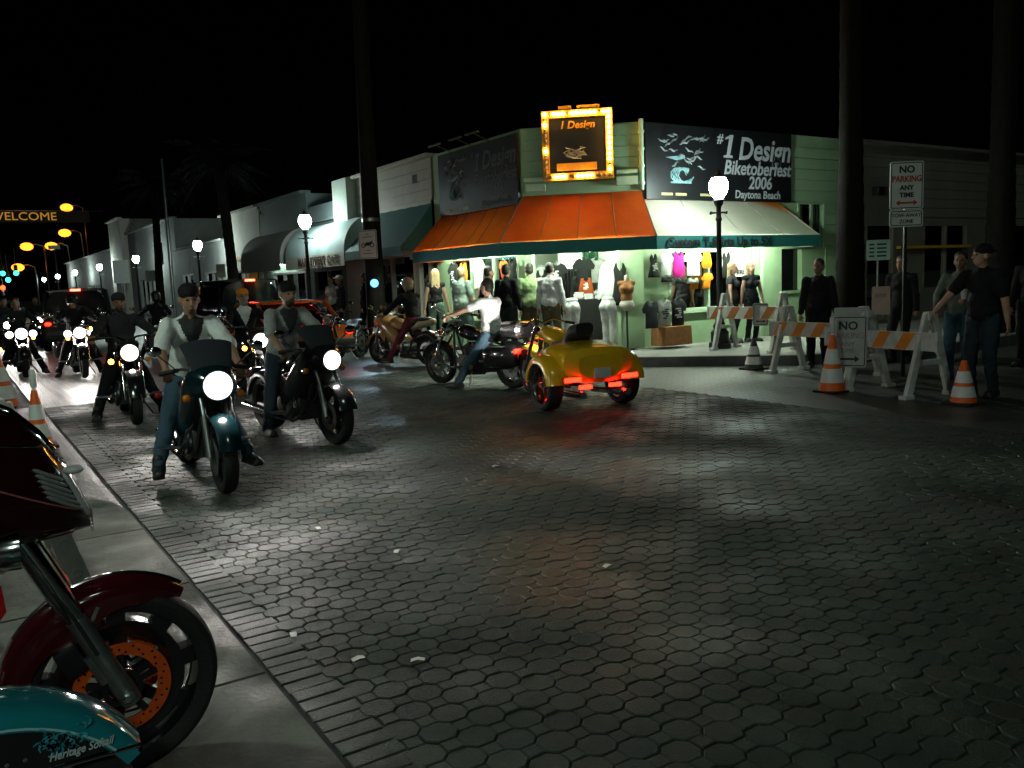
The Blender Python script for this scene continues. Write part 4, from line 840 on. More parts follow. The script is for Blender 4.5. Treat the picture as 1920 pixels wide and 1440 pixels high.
    # rear end
    tx = x0-.37+.02; tl = MB().box((tx+.05, 0, .66), (.10, .14, .07)).build('tail_light', chrome, t, bevel=.012); MB().box((tx-.012, 0, .66), (.03, .12, .055)).build('lens', red_e if tail else red_l, tl, bevel=.01)
    MB().box((tx+.01, 0, .52), (.012, .19, .11), (0, -.15, 0)).build('number_plate', mat('plate_pale', (.55, .55, .53), .5, var=.2), t, bevel=.003)
    for s in (1, -1): MB().tube([(tx+.05, s*.06, .62), (tx+.02, s*.16, .62)], .008, 6).ell((tx+.01, s*.18, .62), (.03, .03, .03), nu=8, nv=6).build('indicator', red_l, t)
    for s in (1, -1): MB().tube([(.12, s*.14, .30), (.14, s*.34, .31)], .014, 8).box((.14, s*.33, .32), (.10, .12, .015)).build('footpeg', steel, t, smooth=False)
    MB().tube([(-.05, .15, .24), (-.10, .28, .02)], .011, 6).build('side_stand', steel, t)
    if bags:
        for s in (1, -1): MB().loft([(x0-.30, s*.27, .50, .09, .13), (x0-.24, s*.27, .50, .12, .16), (x0+.20, s*.27, .49, .12, .16), (x0+.28, s*.27, .48, .09, .12)], 14, 4).build('saddlebag', col, t)
    if sp:
        MB().loft([(hx+.22, 0, lz, .06, .06), (hx+.16, 0, lz+.01, .15, .12, .10), (hx+.02, 0, lz+.02, .20, .15, .18), (hx-.18, 0, lz-.08, .22, .12, .30), (-.05, 0, .48, .20, .08, .26)], 20, 2.6).build('fairing', col, t)
        rows = [[(hx+.10-.05*k-.05*math.cos(R(a))*0, .15*math.sin(R(a))*(1+.1*k), lz+.10+.05*k+.05*math.cos(R(a))) for a in range(-80, 81, 16)] for k in range(5)]
        MB().sheet(rows, .003).build('windscreen', mat('smoked_screen', (.03, .035, .04), .1, var=0), t)
    if screen:
        rows = [[(hx+.10-.035*k-.10*(1-math.cos(R(a))), .27*math.sin(R(a))*(1-.03*k), lz+.10+.085*k) for a in range(-80, 81, 16)] for k in range(6)]
        MB().sheet(rows, .004).build('windscreen', mat('clear_screen', (.30, .33, .34), .08, var=0, trans=.85), t)
    return t
# ---------------------------------------------------------------- people (forward +x, left +y)
hair_d = mat('hair_dark', (.025, .018, .012), .6, var=.4, scale=30, bump=.8, bscale=60); hair_b = mat('hair_blonde', (.42, .30, .15), .55, var=.35, scale=25, bump=.8, bscale=50)
eye_m = mat('eye_dark', (.015, .012, .01), .25, var=0); lip_m = mat('lips', (.30, .11, .09), .5, var=0); shoe_m = mat('shoe_black', (.02, .02, .02), .5, var=.3); shoe_w = mat('shoe_white', (.5, .5, .48), .6, var=.2)
black_c = cloth('black', (.010, .010, .012)); char_c = cloth('charcoal', (.035, .036, .038)); white_c = cloth('white', (.66, .67, .66)); jean_c = cloth('denim', (.045, .085, .12)); jean_d = cloth('dark_denim', (.02, .032, .045))
khaki_c = cloth('brown', (.11, .085, .05)); mint_c = cloth('mint', (.32, .42, .36)); greenp_c = cloth('green_grey', (.14, .21, .17)); lime_c = cloth('leaf_green', (.30, .42, .20)); maroon_c = cloth('maroon', (.20, .035, .055)); sweat_c = cloth('grey_green', (.14, .16, .14)); grey_c = cloth('grey', (.30, .31, .30)); bandana_m = cloth('orange', (.75, .24, .02)); brown_c = cloth('rust', (.30, .13, .05))
def ik(a, b, l1, l2, pole):
    a, b = V(a), V(b); d = b-a; L = min(d.length, (l1+l2)*.999); d.normalize(); b = a+d*L
    x = (l1*l1-l2*l2+L*L)/(2*L); h = math.sqrt(max(0, l1*l1-x*x)); p = V(pole); p = p-d*p.dot(d); p = p.normalized() if p.length > 1e-5 else d.orthogonal().normalized()
    return a+d*x+p*h, b
def person(label, loc, rz, hip=(0, 0, .93), lean=0, hands=None, feet=None, yaw=0, nod=0, skin=None, top=None, sleeve=1, bottom=None, shoes=None, hair=None, long_hair=False, cap=None, helmet=None, bandana=None, g=1.0, vox=.013, fem=False, twist=0, jacket=.012, vneck=None, group=None, epole=None, kpole=(1, 0, 0), grip=True, face=True, longtop=.12, sc=1.0, beard=None, shorts=False):
    t = thing('person', label, 'person', loc, rz, group); skin = skin or skin1; t.scale = (sc, sc, sc)
    Pv = V(hip); u = V((math.sin(R(lean)), 0, math.cos(R(lean)))); ry = Euler((0, R(lean), 0)).to_matrix(); lat = Euler((0, 0, R(twist))).to_matrix() @ V((0, 1, 0))
    N = Pv+u*.50; hu = (u*.45+Z).normalized(); Hc = N+hu*.17+V((.025, 0, 0)); sw = .155 if fem else .18
    Sh = {s: Pv+u*.455+lat*s*sw for s in (1, -1)}; Hp = {s: Pv+V((0, s*.09, -.02)) for s in (1, -1)}
    hands = hands or {1: (.05, .27, Pv.z-.10), -1: (.05, -.27, Pv.z-.10)}; feet = feet or {1: (-.02, .11, .075), -1: (.04, -.11, .075)}
    El, Wr, Kn, An = {}, {}, {}, {}
    for s in (1, -1):
        ep = (epole or {}).get(s, (-1, s*.6, -.4)); El[s], Wr[s] = ik(Sh[s], hands[s], .285, .255, ep); Kn[s], An[s] = ik(Hp[s], feet[s], .43, .43, (kpole[0], s*kpole[1], kpole[2]))
    hm = Euler((0, R(nod), R(yaw))).to_matrix(); hd = lambda x, y, z: Hc+hm @ V((x, y, z))
    def torso(mb, e, low=True):
        mb.ell(Pv+u*.34, (.112*g+e, sw-.015+e, .19+e), ry).ell(Pv+u*.14+V((.012*(g-1)*8, 0, 0)), (.108*g*g+e, (.125 if fem else .142)*g+e, .17+e), ry)
        mb.cap(Sh[1]-u*.015, Sh[-1]-u*.015, .058+e, .058+e, 12).cap(Pv+u*.44, N+hu*.02, .075+e, .05+e)
        if fem:
            for s in (1, -1): mb.ell(Pv+u*.33+lat*s*.072+ry @ V((.085, 0, 0)), (.06+e, .062+e, .062+e))
        if low: mb.ell(Pv+u*.0, (.118*g+e, .158*g+e, .12+e), ry)
    bd = MB(); torso(bd, 0)
    bd.cap(N-hu*.05, Hc-hu*.03, .054, .052)
    bd.ell(hd(-.012, 0, .035), (.096, .077, .092), hm).ell(hd(.018, 0, -.028), (.076, .064, .088), hm).ell(hd(.045, 0, -.085), (.038, .042, .026), hm)
    bd.cap(hd(.088, 0, .012), hd(.108, 0, -.022), .010, .015).ell(hd(.084, 0, -.062), (.014, .028, .013), hm).ell(hd(.078, 0, .030), (.016, .055, .012), hm)
    for s in (1, -1): bd.ell(hd(-.012, s*.079, -.012), (.022, .012, .034), hm)
    for s in (1, -1):
        bd.cap(Hp[s], Kn[s], .083*g, .056*g).cap(Kn[s], An[s], .054*g, .040).ell(Kn[s].lerp(An[s], .28)-V((.018, 0, 0)), (.052*g, .05*g, .10))
        bd.cap(Sh[s], El[s], .050*g, .041*g).cap(El[s], Wr[s], .041*g, .029)
        d = (Wr[s]-El[s]).normalized(); f = V((1, 0, 0)); toe = An[s]+V((.17, s*.03, -.035)); bd.cap(An[s]-V((.05, 0, .03)), toe, .042, .032)
        # hand: palm, four bent fingers, thumb from the side of the palm
        side = V((0, 0, 1)).cross(d); side = side.normalized() if side.length > .1 else V((0, 1, 0)); pn = d.cross(side).normalized()
        if pn.z > 0: pn = -pn
        pm = M((d, side, d.cross(side))).transposed(); pc = Wr[s]+d*.05; bd.ell(pc, (.055, .042, .019), pm)
        for k in range(4):
            b0 = Wr[s]+d*.085+side*(k-1.5)*.0215; L = (.034, .040, .042, .036)[k]; c1 = d*.75+pn*.65 if grip else d*.95+pn*.3; c2 = pn if grip else d*.6+pn*.8
            m1 = b0+c1.normalized()*L; bd.cap(b0, m1, .0105, .010, 7).cap(m1, m1+c2.normalized()*L*.9, .010, .0085, 7)
        ts = side*(1 if side.y*s < 0 else -1); b0 = Wr[s]+d*.035+ts*.034; m1 = b0+(d*.7+ts*.5+pn*.35).normalized()*.036; bd.cap(b0, m1, .0125, .011, 7).cap(m1, m1+(d*.6+pn*.8).normalized()*.028, .011, .009, 7)
    body = build_blob('body', bd, skin, t, vox, 3)
    if face:
        for s in (1, -1): MB().ell(hd(.079, s*.031, .012), (.011, .014, .008), hm, 8, 6).build('eye', eye_m, t); MB().cap(hd(.086, s*.016, .034), hd(.078, s*.046, .036), .004, .004, 6).build('eyebrow', hair_d, t)
        MB().ell(hd(.094, 0, -.062), (.007, .024, .006), hm, 8, 6).build('mouth', lip_m, t)
    if bottom:
        tr = MB().ell(Pv+u*.0, (.130*g, .170*g, .125), ry).ell(Pv+u*.06, (.120*g*g, .155*g, .10), ry)
        for s in (1, -1):
            tr.cap(Hp[s], Kn[s], .099*g, .074*g)
            if shorts: continue
            tr.cap(Kn[s], An[s]+Z*.01, .070*g, .062).cap(An[s]+Z*.03, An[s]-Z*.02, .064, .066)
        build_blob('trousers', tr, bottom, t, .014 if vox < .012 else .017, 4)
    sh = MB()
    for s in (1, -1): sh.cap(An[s]-V((.055, 0, .025)), An[s]+V((.18, s*.03, -.038)), .054, .042).box(An[s]+V((.06, s*.015, -.062)), (.29, .095, .03))
    for s in (1, -1):
        q = MB().cap(An[s]-V((.055, 0, .028)), An[s]+V((.18, s*.03, -.036)), .052, .042).cap(An[s], An[s]+Z*.06, .052, .052); q.box(An[s]+V((.062, s*.015, -.062)), (.30, .098, .028), (0, 0, s*.16)); build_blob('shoe', q, shoes or shoe_m, t, .014, 2)
    if top:
        q = MB(); e = jacket; torso(q, e+.006, False); q.ell(Pv+u*(.10-longtop*.4), (.128*g*g+e, .163*g+e, .11+longtop*.5), ry)
        for s in (1, -1):
            if sleeve == 1: q.cap(Sh[s], El[s], .055*g+e, .050+e).cap(El[s], Wr[s]-(Wr[s]-El[s])*.08, .050+e, .040+e)
            elif sleeve > 0: q.cap(Sh[s], Sh[s].lerp(El[s], sleeve), .055*g+e, .060+e)
        build_blob('shirt', q, top, t, .012 if vox < .012 else .016, 4)
        so = [o for o in bpy.data.objects if o.parent == t and o.name.startswith('shirt')][0]
        if vneck:                                    # open collar: the cloth of the undershirt shows in a V
            so.data.materials.append(vneck); fx = ry @ V((1, 0, 0)); c0 = Pv+u*.45
            for p in so.data.polygons:
                r_ = p.center-c0; v = r_.dot(u)
                if r_.dot(fx) > .02 and -.19 < v < .12 and abs(r_.y) < .085*(1+v/.20): p.material_index = 1
    if hair and not helmet:
        q = MB().ell(hd(-.026, 0, .052), (.098, .086, .090), hm).ell(hd(-.05, 0, .0), (.07, .082, .075), hm)
        if long_hair:
            for s in (-1, 0, 1): q.cap(hd(-.06, s*.05, .03), Hc-hu*.26+V((-.075, s*.06, 0)), .055, .045)
        build_blob('hair', q, hair, t, .012, 2)
    if beard: build_blob('beard', MB().ell(hd(.050, 0, -.088), (.050, .058, .045), hm).ell(hd(.088, 0, -.048), (.014, .034, .010), hm), beard, t, .010, 2)
    if bandana:
        q = MB().ell(hd(-.014, 0, .058), (.106, .090, .078), hm).cap(hd(-.11, 0, .03), hd(-.16, 0, -.03), .025, .012); build_blob('bandana', q, bandana, t, .011, 2)
    if cap:
        q = MB().ell(hd(-.014, 0, .062), (.107, .091, .080), hm); q.ell(hd(.10 if cap[1] > 0 else -.10, 0, .055), (.075, .065, .012), hm); build_blob('cap', q, cap[0], t, .011, 2)
    if helmet:
        q = MB().ell(hd(-.015, 0, .035), (.132, .118, .125), hm).ell(hd(-.04, 0, -.03), (.105, .112, .085), hm); build_blob('helmet', q, helmet, t, .013, 2)
        rows = [[hd(.118*math.cos(R(a))-.004, .112*math.sin(R(a)), z) for a in range(-60, 61, 12)] for z in (.055, .015, -.03)]; MB().sheet(rows, .004).build('visor', glass_d, t)
    return t
def rider(label, loc, rz, style='cruiser', feet='ground', **k):
    sp = style == 'sport'; gx, gz, gw = (.33-.13+.0, .97, .34) if sp else (.26, 1.07, .41)
    if sp: gx = .75-.24-.13-.07
    else: gx = .75-.30-.13-.07
    hp = (-.34, 0, .90) if sp else (-.36, 0, .82); f = {s: ((.02, s*.40, .075) if feet == 'ground' else (.10, s*.30, .40)) for s in (1, -1)}
    if feet == 'left': f = {1: (.02, .40, .075), -1: (.10, -.30, .40)}
    return person(label, loc, rz, hip=hp, lean=k.pop('lean', 22 if sp else 6), hands={s: (gx-.09, s*(gw-.05), gz+.015) for s in (1, -1)}, feet=f, kpole=(1, .55, .5), epole={s: (-.5, s*1, -.7) for s in (1, -1)}, **k)
rid = 'riders on motorcycles'
# riders waiting in the left lane, facing the camera
d_ = R(-92)
white_sp = paint('pearl', (.10, .13, .14)); teal_p = paint('teal', (.003, .016, .02))
moto('sport motorcycle with bright headlight ridden by the man in white shirt and jeans', (1.72, 7.62, 0), d_, 'sport', teal_p, beam=(.06, -.20), power=45, lensr=.115, cone=64)
rider('rider in open white shirt and blue jeans, nearest of the waiting riders', (1.72, 7.62, 0), d_, 'sport', top=white_c, sleeve=.95, bottom=jean_c, hair=hair_d, cap=(black_c, -1), g=1.1, vneck=char_c, vox=.010, nod=14, skin=skin2, group=rid)
moto('dark cruiser with headlight and amber indicator behind the nearest rider', (1.83, 12.0, 0), R(-94), 'cruiser', None, amber=-1, power=60, beam=(.1, -.1), lensr=.105)
rider('rider in dark jacket behind and left of the rider in open white shirt', (1.83, 12.0, 0), R(-94), 'cruiser', top=char_c, bottom=black_c, hair=hair_d, cap=(char_c, 1), g=1.1, vox=.013, skin=skin2, group=rid, beard=hair_d)
moto('chrome cruiser with starry headlight ridden by the man in the orange bandana', (3.62, 12.6, 0), R(-93), 'cruiser', None, amber=-1, power=50, lensr=.105)
rider('rider in orange bandana and black jacket with white collar', (3.62, 12.6, 0), R(-93), 'cruiser', top=black_c, bottom=jean_d, beard=mat('hair_grey', (.22, .21, .19), .7, var=.4, scale=30, bump=.8, bscale=60), bandana=bandana_m, vneck=white_c, skin=skin2, vox=.012, group=rid)
moto('black sport motorcycle with round headlight ridden by the man in pale grey shirt', (3.05, 8.95, 0), R(-82), 'sport', None, beam=(.42, -.15), power=800, lensr=.10, cone=40)
rider('rider in pale grey shirt leaning on his bars, right of the bandana rider', (3.05, 8.95, 0), R(-82), 'sport', top=grey_c, sleeve=.95, bottom=jean_d, hair=hair_d, g=1.08, cap=(black_c, -1), vneck=char_c, vox=.012, nod=10, beard=hair_d, skin=skin2, group=rid)
moto('far touring motorcycle with the bright twin glare, right one of the pair', (2.08, 19.3, 0), R(-91), 'cruiser', None, amber=2, power=40, bags=True, lensr=.115, spots=True)
rider('distant rider in black behind the bright headlight glare', (2.08, 19.3, 0), R(-91), 'cruiser', top=black_c, bottom=black_c, helmet=blackm, vox=.02, face=False, group=rid)
moto('far motorcycle with the bright headlight left of the pair', (1.15, 20.6, 0), R(-90), 'cruiser', None, amber=1, power=40, lensr=.115, spots=True)
rider('distant rider in grey at the left of the headlight glare', (1.15, 20.6, 0), R(-90), 'cruiser', top=char_c, bottom=black_c, hair=hair_d, vox=.02, face=False, group=rid)
moto('parked black motorcycle cut by the left edge of the photo', (.25, 16.2, .02), R(-75), 'cruiser', None, lit='', amber=1, group='parked motorcycles')
moto('motorcycle with glowing red tail light riding away among the waiting riders', (4.1, 22.0, 0), R(88), 'cruiser', None, lit='', tail=True, bags=True)
rider('distant rider in black seen from behind over a red tail light', (4.1, 22.0, 0), R(88), 'cruiser', top=black_c, bottom=black_c, helmet=blackm, vox=.02, face=False, group=rid)
moto('third far motorcycle with headlight on, behind the glare pair', (2.7, 24.5, 0), R(-90), 'cruiser', None, amber=1, power=40, lensr=.10)
rider('distant rider in dark tee behind the pair of glaring headlights', (2.7, 24.5, 0), R(-90), 'cruiser', top=char_c, bottom=black_c, hair=hair_d, vox=.02, face=False, group=rid)
mb_ = [o for o in bpy.data.objects if o.get('label', '').startswith('third far motorcycle')][0]; rb_ = [o for o in bpy.data.objects if o.get('label', '').startswith('distant rider in dark tee behind')][0]
for x, y, n_ in ((1.25, 27.5, 'fourth'), (2.3, 31.5, 'fifth'), (1.5, 36.5, 'sixth')):
    dup(mb_, (x, y, 0), R(-91), n_+' far motorcycle with headlight on, counted back from the glare pair'); dup(rb_, (x, y, 0), R(-91), 'distant rider on the '+n_+' motorcycle of the far row of headlights')
# riders seen from behind near the shop
moto('sport motorcycle with cream and orange tail ridden by the rider in maroon', (7.42, 15.4, 0), R(105), 'sport', paint('cream_orange', (.55, .30, .12)), lit='')
MB().loft([(-.95, 0, .86, .04, .03), (-.88, 0, .85, .09, .06), (-.6, 0, .82, .13, .09), (-.35, 0, .74, .10, .06)], 14).build('tail_cowl', mat('cowl_cream', (.70, .52, .32), .3, var=.2, scale=3), [o for o in bpy.data.objects if o.get('label', '').startswith('sport motorcycle with cream')][0])
rider('rider in black jacket and maroon trousers seen from behind before the beige shop', (7.42, 15.4, 0), R(105), 'sport', top=black_c, bottom=maroon_c, helmet=paint('helmet_beige', (.30, .24, .17)), face=False, vox=.013, lean=12, group=rid)
moto('black touring motorcycle with red tail lights under the rider in white tee', (6.62, 11.25, 0), R(107), 'cruiser', None, lit='', tail=True, bags=True)
rider('rider in white tee and blue jeans seen from behind in the middle of the road', (6.62, 11.25, 0), R(107), 'cruiser', feet='left', top=white_c, sleeve=.7, bottom=jean_c, hair=hair_d, g=1.12, face=False, vox=.012, group=rid)
for o in [x for x in bpy.data.objects if x.get('label', '').startswith('black touring motorcycle with red')]:
    for s in (1, -1): MB().box((-1.06, s*.27, .58), (.03, .16, .06)).build('tail_light', red_e, o, bevel=.008)
    MB().loft([(-1.02, 0, .86, .16, .10), (-.98, 0, .86, .22, .13), (-.70, 0, .86, .22, .13), (-.64, 0, .86, .16, .1)], 14, 4).build('top_case', paint('black', ()), o)
# yellow three-wheeler
yp = paint('yellow', (.75, .42, .015), .22)
t = thing('trike', 'yellow three-wheeled motorcycle with red tail lights behind the white tee rider', 'trike', (6.55, 8.95, 0), R(80))
wheel(t, .95, .32, .13, 0, 1, 9, rimm=chrome)
for s in (1, -1):
    wheel(t, -.62, .31, .20, s*.52, 0, 5, rimm=chrome); arc_fender(-.62, .31, .37, .27, 5, 175, yp, t, 'rear_fender', side=.10); q = [o for o in kids(t) if o.name.startswith('rear_fender')][-1]; q.location.y = s*.52
    tl = MB().box((-1.03, s*.38, .40), (.04, .24, .07)).build('tail_light', red_l, t, bevel=.012); MB().box((-1.055, s*.38, .40), (.02, .22, .055)).build('lens', red_e, tl, bevel=.008)
    tl = MB().box((-1.02, s*.20, .30), (.03, .16, .045)).build('reflector', red_e, t, bevel=.006)
    MB().tube([(.95, s*.10, .32), (.62, s*.10, .85), (.55, s*.09, .98)], [.03, .026, .022], 10).build('fork_leg', chrome, t); MB().tube([(.42, s*.28, 1.0), (.34, s*.38, .98)], .018, 8).build('grip', rubber, t)
    MB().tube([(.1, s*.22, .2), (-.4, s*.26, .18), (-1.15, s*.30, .22)], [.03, .04, .045], 10).build('exhaust', chrome, t)
MB().loft([(-1.05, 0, .58, .30, .10, .18), (-1.0, 0, .60, .46, .16, .26), (-.6, 0, .62, .50, .20, .26), (-.2, 0, .60, .42, .16, .22), (.0, 0, .55, .2, .1, .14)], 22, 3).build('rear_body', yp, t)
MB().loft([(-.05, 0, .78, .10, .06), (.1, 0, .82, .16, .11), (.35, 0, .86, .15, .11), (.48, 0, .86, .06, .05)], 16).build('fuel_tank', yp, t)
MB().loft([(.05, 0, .76, .10, .03), (-.1, 0, .74, .19, .05), (-.4, 0, .76, .21, .06), (-.55, 0, .92, .18, .10), (-.66, 0, .96, .12, .08)], 16, 3).build('seat', leather, t)
arc_fender(.95, .32, .365, .19, 15, 160, yp, t, 'front_fender', side=.06); MB().tube([(.55, 0, 1.0), (.50, .14, 1.05), (.42, .28, 1.0), (.34, .38, .98)], .012, 8).tube([(.55, 0, 1.0), (.50, -.14, 1.05), (.42, -.28, 1.0), (.34, -.38, .98)], .012, 8).build('handlebar', chrome, t)
spot(t, (.84, 0, .88), (1, .36, .10), 170, 60, .9); lamp_lens((.69, 0, .86), .086, 20, t, head_e)
MB().box((.1, 0, .38), (.62, .30, .34)).tube([(.6, 0, .8), (.5, .12, .25), (-.5, .15, .25)], .03, 8).build('engine', engine_m, t, bevel=.02); MB().lathe([(0, -.12), (.06, -.1), (.09, 0), (.09, .02)], (.70, 0, .86), 'x', 14).build('headlight', chrome, t)
MB().box((-1.075, 0, .46), (.012, .22, .12)).build('number_plate', MC['plate_pale'], t, bevel=.003)
# parked motorcycles and onlookers by the cafe
proto = moto('parked motorcycle at the kerb right before the cafe awning', (7.6, 20.8, 0), R(-150), 'cruiser', None, lit='', group='motorcycles parked at the cafe kerb')
for loc, rz, n_ in (((7.5, 22.4, 0), R(-148), 'parked motorcycle second from the pole along the cafe kerb'), ((7.6, 24.0, 0), R(-155), 'parked motorcycle third from the pole along the cafe kerb'), ((7.5, 26.0, 0), R(-150), 'parked motorcycle at the kerb before the grey barrel awning'), ((7.5, 29.0, 0), R(-150), 'parked motorcycle farthest along the kerb before the cream shop'), ((6.9, 17.3, 0), R(-140), 'dark parked motorcycle at the foot of the thick wooden pole')): dup(proto, loc, rz, n_)
on = 'onlookers on the shop pavement'
person('onlooker with white cap standing before the cafe window', (8.9, 22.2, .15), R(170), top=char_c, bottom=jean_d, cap=(white_c, 1), vox=.02, face=False, group=on)
person('onlooker in white tee under the cafe awning', (9.1, 23.3, .15), R(200), top=white_c, sleeve=.6, bottom=black_c, hair=hair_d, vox=.02, face=False, group=on)
person('onlooker in striped pale shirt beside the blue-white flood light', (9.0, 19.9, .15), R(180), top=mint_c, sleeve=.6, bottom=jean_d, hair=hair_d, vox=.02, face=False, group=on)
person('onlooker in black standing under the teal awning of the beige shop', (9.0, 20.8, .15), R(150), top=black_c, bottom=black_c, hair=hair_d, vox=.02, face=False, group=on)
# shoppers under the orange awning
person('blonde woman in black top and green trousers before the side window', (9.05, 17.0, .15), R(60), top=black_c, sleeve=0, bottom=greenp_c, hair=hair_b, long_hair=True, fem=True, vox=.012, group=on, longtop=.0, jacket=.004)
person('heavy shopper in mint shirt with dark stripe before the side window', (9.0, 15.75, .15), R(20), top=mint_c, sleeve=.8, bottom=greenp_c, hair=hair_b, g=1.22, vox=.013, group=on, face=False)
person('shopper in black jacket bent over the goods by the side window', (8.9, 14.75, .15), R(-10), top=black_c, bottom=black_c, hair=hair_d, lean=14, vox=.013, group=on, face=False)
person('shopper in black with dark hair between the bent shopper and the doorway', (9.05, 14.1, .15), R(30), top=black_c, bottom=char_c, hair=hair_d, g=1.12, vox=.013, group=on, face=False)
person('shopper in leaf green tee beside the shop doorway', (9.5, 13.95, .15), R(70), top=lime_c, sleeve=.7, bottom=khaki_c, hair=hair_d, g=1.15, vox=.013, group=on, face=False)
person('shopper in white long-sleeved shirt and brown trousers left of the shop doorway', (9.62, 13.45, .15), R(35), top=white_c, sleeve=1, bottom=khaki_c, hair=hair_d, g=1.05, vox=.012, group=on, face=False)
person('shop visitor in dark cap inside the doorway', (11.1, 14.3, .15), R(-120), top=char_c, bottom=black_c, cap=(white_c, 1), vox=.014, group=on)
person('blonde woman in black sleeveless dress before the white poster', (13.62, 12.05, .15), R(-110), top=black_c, sleeve=0, bottom=black_c, hair=hair_b, long_hair=True, fem=True, vox=.011, group=on, sc=.93, jacket=.006)
person('woman in dark top half hidden by the corner lamp post', (13.12, 12.1, .15), R(-60), top=char_c, sleeve=.3, bottom=black_c, hair=hair_b, long_hair=True, fem=True, vox=.012, group=on, sc=.93)
# people at the barricades
ob = 'people at the street barricades'
person('man in black jacket standing between the corner barricade and the palm', (11.75, 9.0, 0), R(215), top=black_c, bottom=black_c, hair=hair_d, g=1.2, vox=.011, group=ob, skin=skin2, yaw=-20)
person('man in grey-green sweatshirt holding a white cup behind the barricade', (11.55, 6.55, 0), R(200), hands={1: (.26, .12, 1.10), -1: (.10, -.27, .95)}, top=sweat_c, bottom=jean_c, hair=hair_d, g=1.08, vox=.010, group=ob, skin=skin2)
cp = thing('cup', 'white paper cup in the hand of the man in grey-green', 'cup', V((11.55, 6.55, 1.16))+Euler((0, 0, R(200))).to_matrix() @ V((.335, .10, 0))); MB().lathe([(0, -.06), (.032, -.06), (.042, .06), (.037, .06), (.03, -.05), (0, -.05)], n=14).build('cup_wall', white_pl, cp); MB().lathe([(.045, .058), (.045, .07), (.0, .075)], n=14).build('lid', white_pl, cp)
person('man in black tee and cap with his hand on the striped barricade', (10.22, 5.5, 0), R(182), hip=(0, 0, .94), lean=6, hands={1: (.02, .28, .82), -1: (.44, -.46, .86)}, epole={1: (-1, .6, 0), -1: (-.4, -.6, -1)}, top=black_c, sleeve=.75, bottom=jean_d, cap=(black_c, -1), hair=None, g=1.12, vox=.009, group=ob, yaw=-38, grip=False, sc=1.03)
person('bystander in black hidden in the dark behind the palm trunk', (13.0, 8.35, 0), R(190), top=black_c, bottom=black_c, hair=hair_d, vox=.014, group=ob, skin=skin2)
person('tall dark bystander at the far right in front of the broad palm', (13.6, 6.6, 0), R(190), top=black_c, bottom=black_c, cap=(black_c, 1), vox=.014, group=ob, skin=skin2, sc=1.04)
# ---------------------------------------------------------------- foreground motorcycles
mar = paint('maroon', (.055, .004, .006), .12); mar_d = paint('maroon_dark', (.022, .003, .004), .10)
t = thing('motorcycle', 'maroon touring motorcycle with chrome louvred fairing parked at the left edge', 'motorcycle', (0, 3.0, .028), 0, 'motorcycles parked at the near kerb')
wx, wz, wr = .345, .312, .312
rim_k = paint('wheel_black', (.008, .008, .009), .25)
# front wheel: slotted black rim, tyre, drilled brake disc
mb = MB().lathe([(.245, -.055), (.262, -.062), (.262, .062), (.245, .055), (.235, 0), (.245, -.055)], (wx, 0, wz), 'y', 56).lathe([(0, -.05), (.045, -.05), (.055, -.035), (.055, .035), (.045, .05), (0, .05)], (wx, 0, wz), 'y', 20)
mb.lathe([(.150, -.018), (.203, -.030), (.203, .030), (.150, .018), (.150, -.018)], (wx, 0, wz), 'y', 56)
for k in range(9):
    a = 2*math.pi*k/9+.15; c, s = math.cos(a), math.sin(a); q = V((-s, 0, c)); mb.bar((wx+.198*c, 0, wz+.198*s), (wx+.248*c, 0, wz+.248*s), .060, .058, q)
    if k < 6: a = 2*math.pi*k/6+.4; c, s = math.cos(a), math.sin(a); mb.bar((wx+.04*c, 0, wz+.04*s), (wx+.155*c, 0, wz+.155*s), .034, .040, V((-s, 0, c)))
wh = mb.build('wheel', rim_k, t)
MB().lathe([(.240, -.058), (.252, -.070), (.284, -.075), (.300, -.066), (.309, -.040), (.312, 0), (.309, .040), (.300, .066), (.284, .075), (.252, .070), (.240, .058)], (wx, 0, wz), 'y', 64).build('tyre', rubber, wh)
disc_m = mat('disc_orange_glint', (.92, .13, .02), .34, .35, var=.25, scale=14)  # orange-red tint paints a reflection into the brake discs
for s in (-1, 1):
    n = 60; mb = MB(); y = s*.078
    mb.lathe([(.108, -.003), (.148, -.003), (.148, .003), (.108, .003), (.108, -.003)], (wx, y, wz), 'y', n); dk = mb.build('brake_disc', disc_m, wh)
    mb = MB()
    for k in range(40):
        a = 2*math.pi*k/40; r = (.118, .128, .138)[k % 3]; mb.lathe([(0, -.0045), (.0042, -.0045), (.0042, .0045), (0, .0045)], (wx+r*math.cos(a), y, wz+r*math.sin(a)), 'y', 8)
    dh = mb.build('drill_holes', blackm, wh); tag(dh, kind='stuff')
    mb = MB()
    for k in range(5): a = 2*math.pi*k/5+.3; mb.bar((wx+.05*math.cos(a), y, wz+.05*math.sin(a)), (wx+.112*math.cos(a), y, wz+.112*math.sin(a)), .022, .008, (0, 1, 0))
    mb.lathe([(.045, -.006), (.062, -.006), (.062, .006), (.045, .006)], (wx, y, wz), 'y', 24).build('disc_carrier', rim_k, wh)
fk = Euler((0, R(-24), 0)).to_matrix(); up_ = V((-math.sin(R(24)), 0, math.cos(R(24))))
